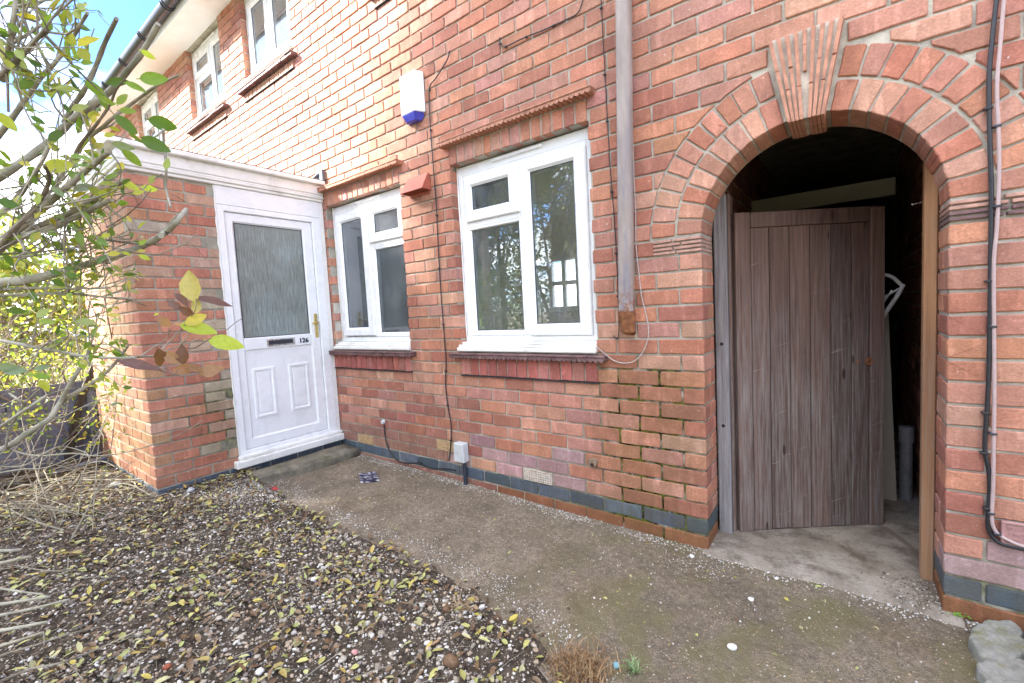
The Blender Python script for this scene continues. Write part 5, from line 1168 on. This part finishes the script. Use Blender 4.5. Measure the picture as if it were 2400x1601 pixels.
# pale chippings: along the path edge, at the foot of the wall and round the porch corner
def gden(x,y,d):
    e=np.exp(-((d+.05)/.055)**2)*(.5+.5*wob(x,y,2.2)); w=np.where((y>-.16)&(d<0),np.exp(-((y+.03)/.05)**2)*(.55+.5*wob(x,y*0,2.5,2)),0); c=np.exp(-(((x+2.72)/.33)**2+((y+1.0)/.22)**2))*.9
    a=np.exp(-(((x+.02)/.12)**2+((y+.16)/.10)**2))*.35
    return np.clip(np.maximum.reduce([e*.75,w*1.2,c,a,np.where(d<0,.02,.035)]),0,1)
x,y=scatter(95000,-3.15,1.3,-1.7,-.004,gden); n=len(x); dd=dsoil(x,y); R_st=.0017+.0034*rng.uniform(0,1,n)**2
stones(np.stack([x,y,np.where(dd>0,hsoil(x,y)+.005,zgv(x)+.0008)+R_st*.5],1),R_st,pick(np.array([(.62,.60,.56),(.52,.49,.44),(.70,.69,.67),(.42,.37,.30)]),n,.1),'white_chippings',M_stone)
x,y=scatter(42000,-3.0,1.35,-1.75,-.003,lambda x,y,d:np.where(d<.03,np.clip(.6+.5*wob(x,y,1.7,5.),.15,1),0)); n=len(x); R_st=.0016+.0030*rng.uniform(0,1,n)**2.5
stones(np.stack([x,y,zgv(x)+.001*wob(x,y,1.4)-R_st*.05],1),R_st,pick(np.array([(.30,.24,.17),(.22,.165,.12),(.40,.34,.26),(.15,.115,.085),(.36,.25,.15),(.10,.08,.065),(.26,.21,.16)]),n,.2),'aggregate',M_stone)
x,y=scatter(26000,-3.4,.15,-2.3,-.78,lambda x,y,d:np.where(d>.0,.9,0)); n=len(x); R_st=.0014+.0026*rng.uniform(0,1,n)**2
stones(np.stack([x,y,hsoil(x,y)+R_st*.35+.002],1),R_st,pick(np.array([(.24,.19,.14),(.16,.125,.095),(.34,.29,.23),(.11,.085,.065),(.45,.41,.36),(.28,.20,.13)]),n,.2),'soil_crumbs',M_stone)
n=700; x=np.clip(rng.normal(.80,.07,n),.4,.845); y=rng.normal(.06,.10,n); R_st=.0015+.004*rng.uniform(0,1,n)**2; k0=(y<.21)&(y>-.03)
stones(np.stack([x,y,np.full(n,-.146)],1)[k0],R_st[k0],pick(np.array([(.07,.055,.04),(.12,.09,.065),(.2,.16,.12),(.5,.47,.42)]),n,.2)[k0],'swept_dirt',M_stone)
# fallen leaves
LC=np.array([(.46,.43,.15),(.42,.44,.16),(.50,.41,.10),(.48,.48,.22),(.36,.36,.12),(.50,.46,.24),(.44,.33,.10)]); BC=np.array([(.16,.095,.055),(.09,.058,.038),(.22,.135,.075),(.06,.042,.03),(.28,.185,.105)])
def fallen(n,x0,x1,y0,y1,f,cols,name,L,lift=.004,flat=.22):
    x,y=scatter(n,x0,x1,y0,y1,f); n=len(x); d=dsoil(x,y); z=np.where(d>0,hsoil(x,y)+.007,zgv(x)+.003)+lift*rng.uniform(0,1,n)
    D=rnd_unit(n); D[:,2]*=flat; N=rnd_unit(n)*.35+np.array([0,0,1.])
    leaves(name,np.stack([x,y,z],1),D,N,L*rng.uniform(.55,1.35,n),L*.5*rng.uniform(.7,1.25,n),pick(cols,n,.2),M_litter,None,fold=.3,curl=.25)
onS=lambda x,y,d:np.where(d>.02,np.where(x<-1.,1.,.55),0)*np.clip(.62+.75*wob(x,y,1.1,3.),.1,1)
fallen(6500,-4.8,.05,-2.35,-.8,onS,BC,'dead_leaves',.036,.012,.45); fallen(3600,-4.6,.05,-2.35,-.8,onS,LC,'fallen_leaves',.040,.014,.35)
fallen(190,-2.8,1.2,-1.6,-.03,lambda x,y,d:np.where(d<0,1.,0),np.concatenate([LC,BC[:3]]),'path_leaves',.022,.001,.10)
# little sticks in the bed
q=MB()
for i in range(330):
    x=rng.uniform(-4.6,.0); y=rng.uniform(-2.3,-.85)
    if dsoil(x,y)<.03: continue
    a=rng.uniform(0,6.28); L=rng.uniform(.02,.11)*(1.8 if x<-2.6 else 1); z=float(hsoil(x,y))+.008; dx=np.array([math.cos(a),math.sin(a),rng.normal(0,.12)])*L; r=rng.uniform(.0008,.0024)
    q.tube([np.array([x,y,z])-dx,np.array([x,y,z+.004])+rng.normal(0,.004,3),np.array([x,y,z])+dx],[r,r*.9,r*.6],5)
q.build('sticks',M_bark,None,kind='stuff')
q=MB()
for i in range(80):
    x=rng.uniform(-4.7,-3.2); y=rng.uniform(-2.2,-1.45); a=rng.normal(.4,.6); L=rng.uniform(.1,.4); z=float(hsoil(x,y))+rng.uniform(.005,.06); dx=np.array([math.cos(a),math.sin(a),rng.normal(0,.1)])*L; r=rng.uniform(.0015,.005)
    q.tube(catmull([np.array([x,y,z])-dx,np.array([x,y,z+.02])+rng.normal(0,.02,3),np.array([x,y,z])+dx],3),[r]*7,5)
q.build('brushwood',M_bark,None,kind='stuff')
# ---- single things lying about
def lump(name,label,cat,px,py,r,col,mat=None,flat=.6,z=None,group=None,IVx=IV1,IFx=IF1,rough=.14):
    zz_=z if z is not None else -.14
    for _ in range(3):
        p=PZ(px,py,zz_); d=float(dsoil(p[0],p[1])); zz_=float(hsoil(p[0],p[1])) if d>0 else ZG(p[0])
    p=PZ(px,py,zz_); V=IVx*(1+rng.uniform(-rough,rough,(len(IVx),1)))*np.array([r*rng.uniform(.9,1.3),r*rng.uniform(.7,1),r*flat]); a=rng.uniform(0,6.28); c_,s_=math.cos(a),math.sin(a)
    V=np.stack([V[:,0]*c_-V[:,1]*s_,V[:,0]*s_+V[:,1]*c_,V[:,2]],1); me=fast_mesh(name,V,IFx,3,np.tile(np.array(col),(len(IFx),1)),smooth=True); me.materials.append(mat or M_stone); o=bpy.data.objects.new(name,me); o.location=(p[0],p[1],zz_+r*flat*.55); link(o,None,label,cat,group); return o
WH=(.74,.73,.70)
k=k_; l=l_; j=(0,1067)
for (t,x,y,r,lab) in ((l,65,697,.014,'chunky white plaster lump beside the corner of the arch'),(l,470,995,.013,'ragged white plaster flake alone on the concrete path'),(l,340,1330,.020,'largest broken white plaster flake on the concrete path'),(l,645,850,.009,'small round white pebble in front of the gate'),(j,2160,860,.019,'flat white stone on the gravel at the path edge'),(j,1130,803,.014,'white shard beside a pinkish stone in the gravel bed'),(j,1790,1495,.014,'white crumbly stone beside the dark bottle cap'),(k,595,1300,.014,'white chalky lump among the grey pebbles'),(k,680,1400,.013,'white chalky lump beside the brown rock')):
    lump('white_stone',lab,'stone',*TL(t,x,y),r,WH,flat=.5,rough=.2,group='white lumps on the ground')
lump('brown_rock','rounded brown rock half buried among the pebbles','rock',*TL(k,755,1440),.030,(.17,.10,.055),flat=.7); lump('brown_rock','smaller brown rock at the dark path edge','rock',*TL(k,725,1070),.019,(.16,.09,.05),flat=.7)
lump('brick_fragment','red brick fragment in the leaf litter','brick fragment',*TL(j,1150,1465),.016,(.34,.10,.05),IVx=IV0,IFx=IF0); lump('pink_stone','pale pink stone in the gravel','stone',*TL(k,92,1362),.013,(.60,.30,.28)); lump('pink_stone','flat pinkish stone beside the white shard','stone',*TL(j,1205,798),.015,(.45,.30,.24),flat=.4)
lump('plastic_lump','clear crumpled plastic scrap beside the porch corner','litter',*TL(j,1315,250),.026,(.45,.47,.48),rough=.35,IVx=IV1); lump('plastic_lump','bluish white crumpled plastic at the foot of the brushwood','litter',*TL(j,800,215),.035,(.50,.53,.58),rough=.3)
def flat_item(name,label,cat,pts,mat,z,th=.003,origin=None):
    P=[PZ(*p,z) for p in pts]; cx=sum(p[0] for p in P)/len(P); cy=sum(p[1] for p in P)/len(P); q=MB(); n=len(P)
    q.add([(p[0],p[1],z+th+random.uniform(0,.002)) for p in P]+[(p[0],p[1],z) for p in P],[list(range(n)),list(range(n,2*n))[::-1]]+[[i,n+i,n+(i+1)%n,(i+1)%n] for i in range(n)]); return q.build(name,mat,None,label,cat,origin=(cx,cy,z))
def cardmat():
    ma,nt,bs,pos,_=newmat('printed_card'); n=noise(nt,vscale(nt,pos,(22,60,1)),1,3,.5); c=mix(nt,ramp(nt,n,.54,.6),(.012,.018,.05),(.55,.58,.66)); nt.links.new(c,bs.inputs['Base Color']); bs.inputs['Roughness'].default_value=.35; return ma
flat_item('printed_card','dark blue and white printed card lying flat on the path','card',[TL(k,120,130),TL(k,235,115),TL(k,262,178),TL(k,135,192)],cardmat(),ZG(-2.4)+.003)
flat_item('tile_shard','ribbed purple-grey tile shard on the litter at the left','tile shard',[TL(j,222,510),TL(j,300,505),TL(j,415,540),TL(j,300,575),TL(j,225,595)],simple('purple_tile',(.22,.19,.22),.7,.3,60,.8,60),-.09,.02)
flat_item('blue_packet','crumpled pale blue packet under the shrub','packet',[TL(j,312,385),TL(j,370,370),TL(j,425,375),TL(j,415,405),TL(j,330,415)],simple('blue_foil',(.25,.36,.62),.4,.35,60),-.06,.02)
flat_item('red_wrapper','tiny red wrapper on the path near the step','wrapper',[TL(j,1865,230),TL(j,1900,222),TL(j,1918,238),TL(j,1885,248)],simple('red_foil',(.5,.03,.04),.4,.2),ZG(-2.7)+.003,.006)
cp=lump('bottle_cap','small dark blue bottle cap on the gravel','bottle cap',*TL(j,1708,1390),.017,(.015,.02,.05),flat=.35,rough=.02)
q=MB(); P=[PZ(*TL(j,x,y),-.128) for x,y in ((1835,1375),(1850,1350),(1865,1330),(1890,1318),(1895,1325),(1868,1345),(1858,1368))]; q.tube(catmull(P,3),[.0035]*19,5); q.build('yellow_band','%s'and simple('yellow_plastic',(.62,.36,.02),.5,.1),None,'twisted strip of yellow plastic beside the bottle cap','litter')
flat_item('blue_scrap','torn pale blue scrap beside the dry grass','litter',[TL(k,1870,1435),TL(k,1905,1430),TL(k,1912,1465),TL(k,1880,1470)],simple('blue_paper',(.22,.42,.50),.6,.2),ZG(0)+.004,.004)
def tuft(name,label,px,py,n,h,cols,spread,lean,w=.0016,mat=None):
    p=PZ(px,py,-.15); t=MB(); Pn=[];Dn=[];Nn=[];Ln=[]
    base=np.array([p[0],p[1],ZG(p[0])+.002])
    V=[];F=[];C=[]
    for i in range(n):
        b=base+np.array([rng.normal(0,spread),rng.normal(0,spread),0]); a=rng.uniform(0,6.28); hh=h*rng.uniform(.4,1.2); out=np.array([math.cos(a),math.sin(a),0])*lean*hh*rng.uniform(.3,1.4); s=np.array([-math.sin(a),math.cos(a),0])*w*rng.uniform(.6,1.3)
        q0=len(V); mid=b+out*.45+np.array([0,0,hh*.6]); tip=b+out+np.array([0,0,hh*(.7 if lean>.8 else 1)]); V+=[b-s,b+s,mid+s*.8,mid-s*.8,tip]; F+=[[q0,q0+1,q0+2],[q0,q0+2,q0+3],[q0+3,q0+2,q0+4]]; C+=[cols[rng.integers(0,len(cols))]]*3
    me=fast_mesh(name,np.array(V),np.array(F),3,np.array(C)); me.materials.append(M_litter); o=bpy.data.objects.new(name,me); me.transform(Matrix.Translation(-Vector(base))); o.location=base; link(o,None,label,'grass'); return o
tuft('dry_grass','clump of dead brown grass at the path edge',*TL(k,1640,1490),520,.05,[(.24,.13,.06),(.34,.21,.10),(.16,.085,.04),(.40,.27,.14)],.05,1.3); tuft('dry_grass','wisp of straw-coloured grass on the dark path edge',*TL(k,835,1080),60,.05,[(.45,.33,.20),(.36,.25,.14)],.018,1.6)
tuft('grass_tuft','small green grass tuft beside the dead brown clump',*TL(k,2005,1490),46,.05,[(.20,.28,.12),(.26,.34,.16),(.15,.22,.10)],.008,1.1,.0022)
w_=PZ(*TL(l,1920,1125),-.155); wt=thing('clover_weed','tiny bright green weed at the foot of the right brick pier','weed',tuple(w_)); n=26; P=w_+np.stack([rng.normal(0,.013,n),rng.normal(0,.010,n),rng.uniform(.004,.018,n)],1)
leaves('foliage',P,rnd_unit(n)*np.array([1,1,.3]),np.tile((0,-.3,1.),(n,1)),.011,.009,pick(np.array([(.22,.42,.08),(.28,.48,.10)]),n),M_leaf,wt)
# pale worn stone and slab at the right-hand edge
M_pale=simple('pale_worn_stone',(.25,.245,.22),.9,.25,30,.9,160,.2,dirt=(.19,.18,.085),dirtf=.85,dist=.003)
Zs=-.118
def soft_stone(poly,z0,z1,label,rnd=.035):
    P=np.array([PZ(*TL(l,x,y),z1)[:2] for x,y in poly]); c=P.mean(0); N_=110; V=[];F=[]; ang=np.linspace(0,2*math.pi,N_,endpoint=False)
    pa=np.arctan2(P[:,1]-c[1],P[:,0]-c[0]); o=np.argsort(pa); pa=pa[o]; pr=np.hypot(*(P[o]-c).T); ext=np.concatenate([pa-2*math.pi,pa,pa+2*math.pi]); r=np.interp((ang+math.pi)%(2*math.pi)-math.pi,ext,np.tile(pr,3)); r=(np.roll(r,1)+2*r+np.roll(r,-1))/4
    lev=[(1.03,0.),(1.02,.45),(1.0,.8),(.975,.94),(.94,.985),(.88,1.0),(.8,1.),(.7,1.),(.6,1.0),(.48,1.),(.36,1.),(.22,1.),(.1,1.)]; r=r*(1+.025*np.sin(9*ang)+.02*np.sin(17*ang+1)+rng.uniform(-.012,.012,N_))
    for f_,h in lev:
        for a,rr in zip(ang,r):
            x=c[0]+rr*f_*math.cos(a);y=c[1]+rr*f_*math.sin(a); V.append((x,y,z0+(z1-z0)*h+(.004*float(wob(x,y,9.))+.0022*float(wob(x,y,31.))+random.uniform(-.0009,.0009))*h))
    V.append((c[0],c[1],z1+.001)); 
    for k in range(len(lev)-1):
        for i in range(N_): F.append([k*N_+i,k*N_+(i+1)%N_,(k+1)*N_+(i+1)%N_,(k+1)*N_+i])
    b=(len(lev)-1)*N_
    for i in range(N_): F.append([b+i,b+(i+1)%N_,len(V)-1])
    q=MB(); q.add(V,F,sm=True); q.build('kerb_stone',M_pale,None,label,'kerb stone',origin=(c[0],c[1],z0))
soft_stone([(2000,1300),(2005,1215),(2060,1160),(2200,1130),(2285,1140),(2330,1250),(2320,1370),(2080,1385)],-.17,Zs,'rounded pale mossy kerb stone at the foot of the right pier')
soft_stone([(2055,1405),(2200,1392),(2330,1390),(2480,1700),(2300,1760),(2160,1720),(2110,1540)],-.17,Zs-.004,'pale square-edged kerb stone next to the mossy rounded one')
A_=PZ(*TL(l,2283,1085),-.06); q=MB(); M=Matrix.Translation((1.045,-.03,-.165))@Matrix.Rotation(R_(-8),4,'Z')@Matrix.Rotation(R_(8),4,'Y'); q.box(0,.03,-.62,.0,.0,.11,.004,M=M); q.build('grey_plank',simple('grey_painted_plank',(.30,.34,.36),.6,.1,6,.2,60),None,'grey-blue painted plank on edge beside the kerb stones','plank')
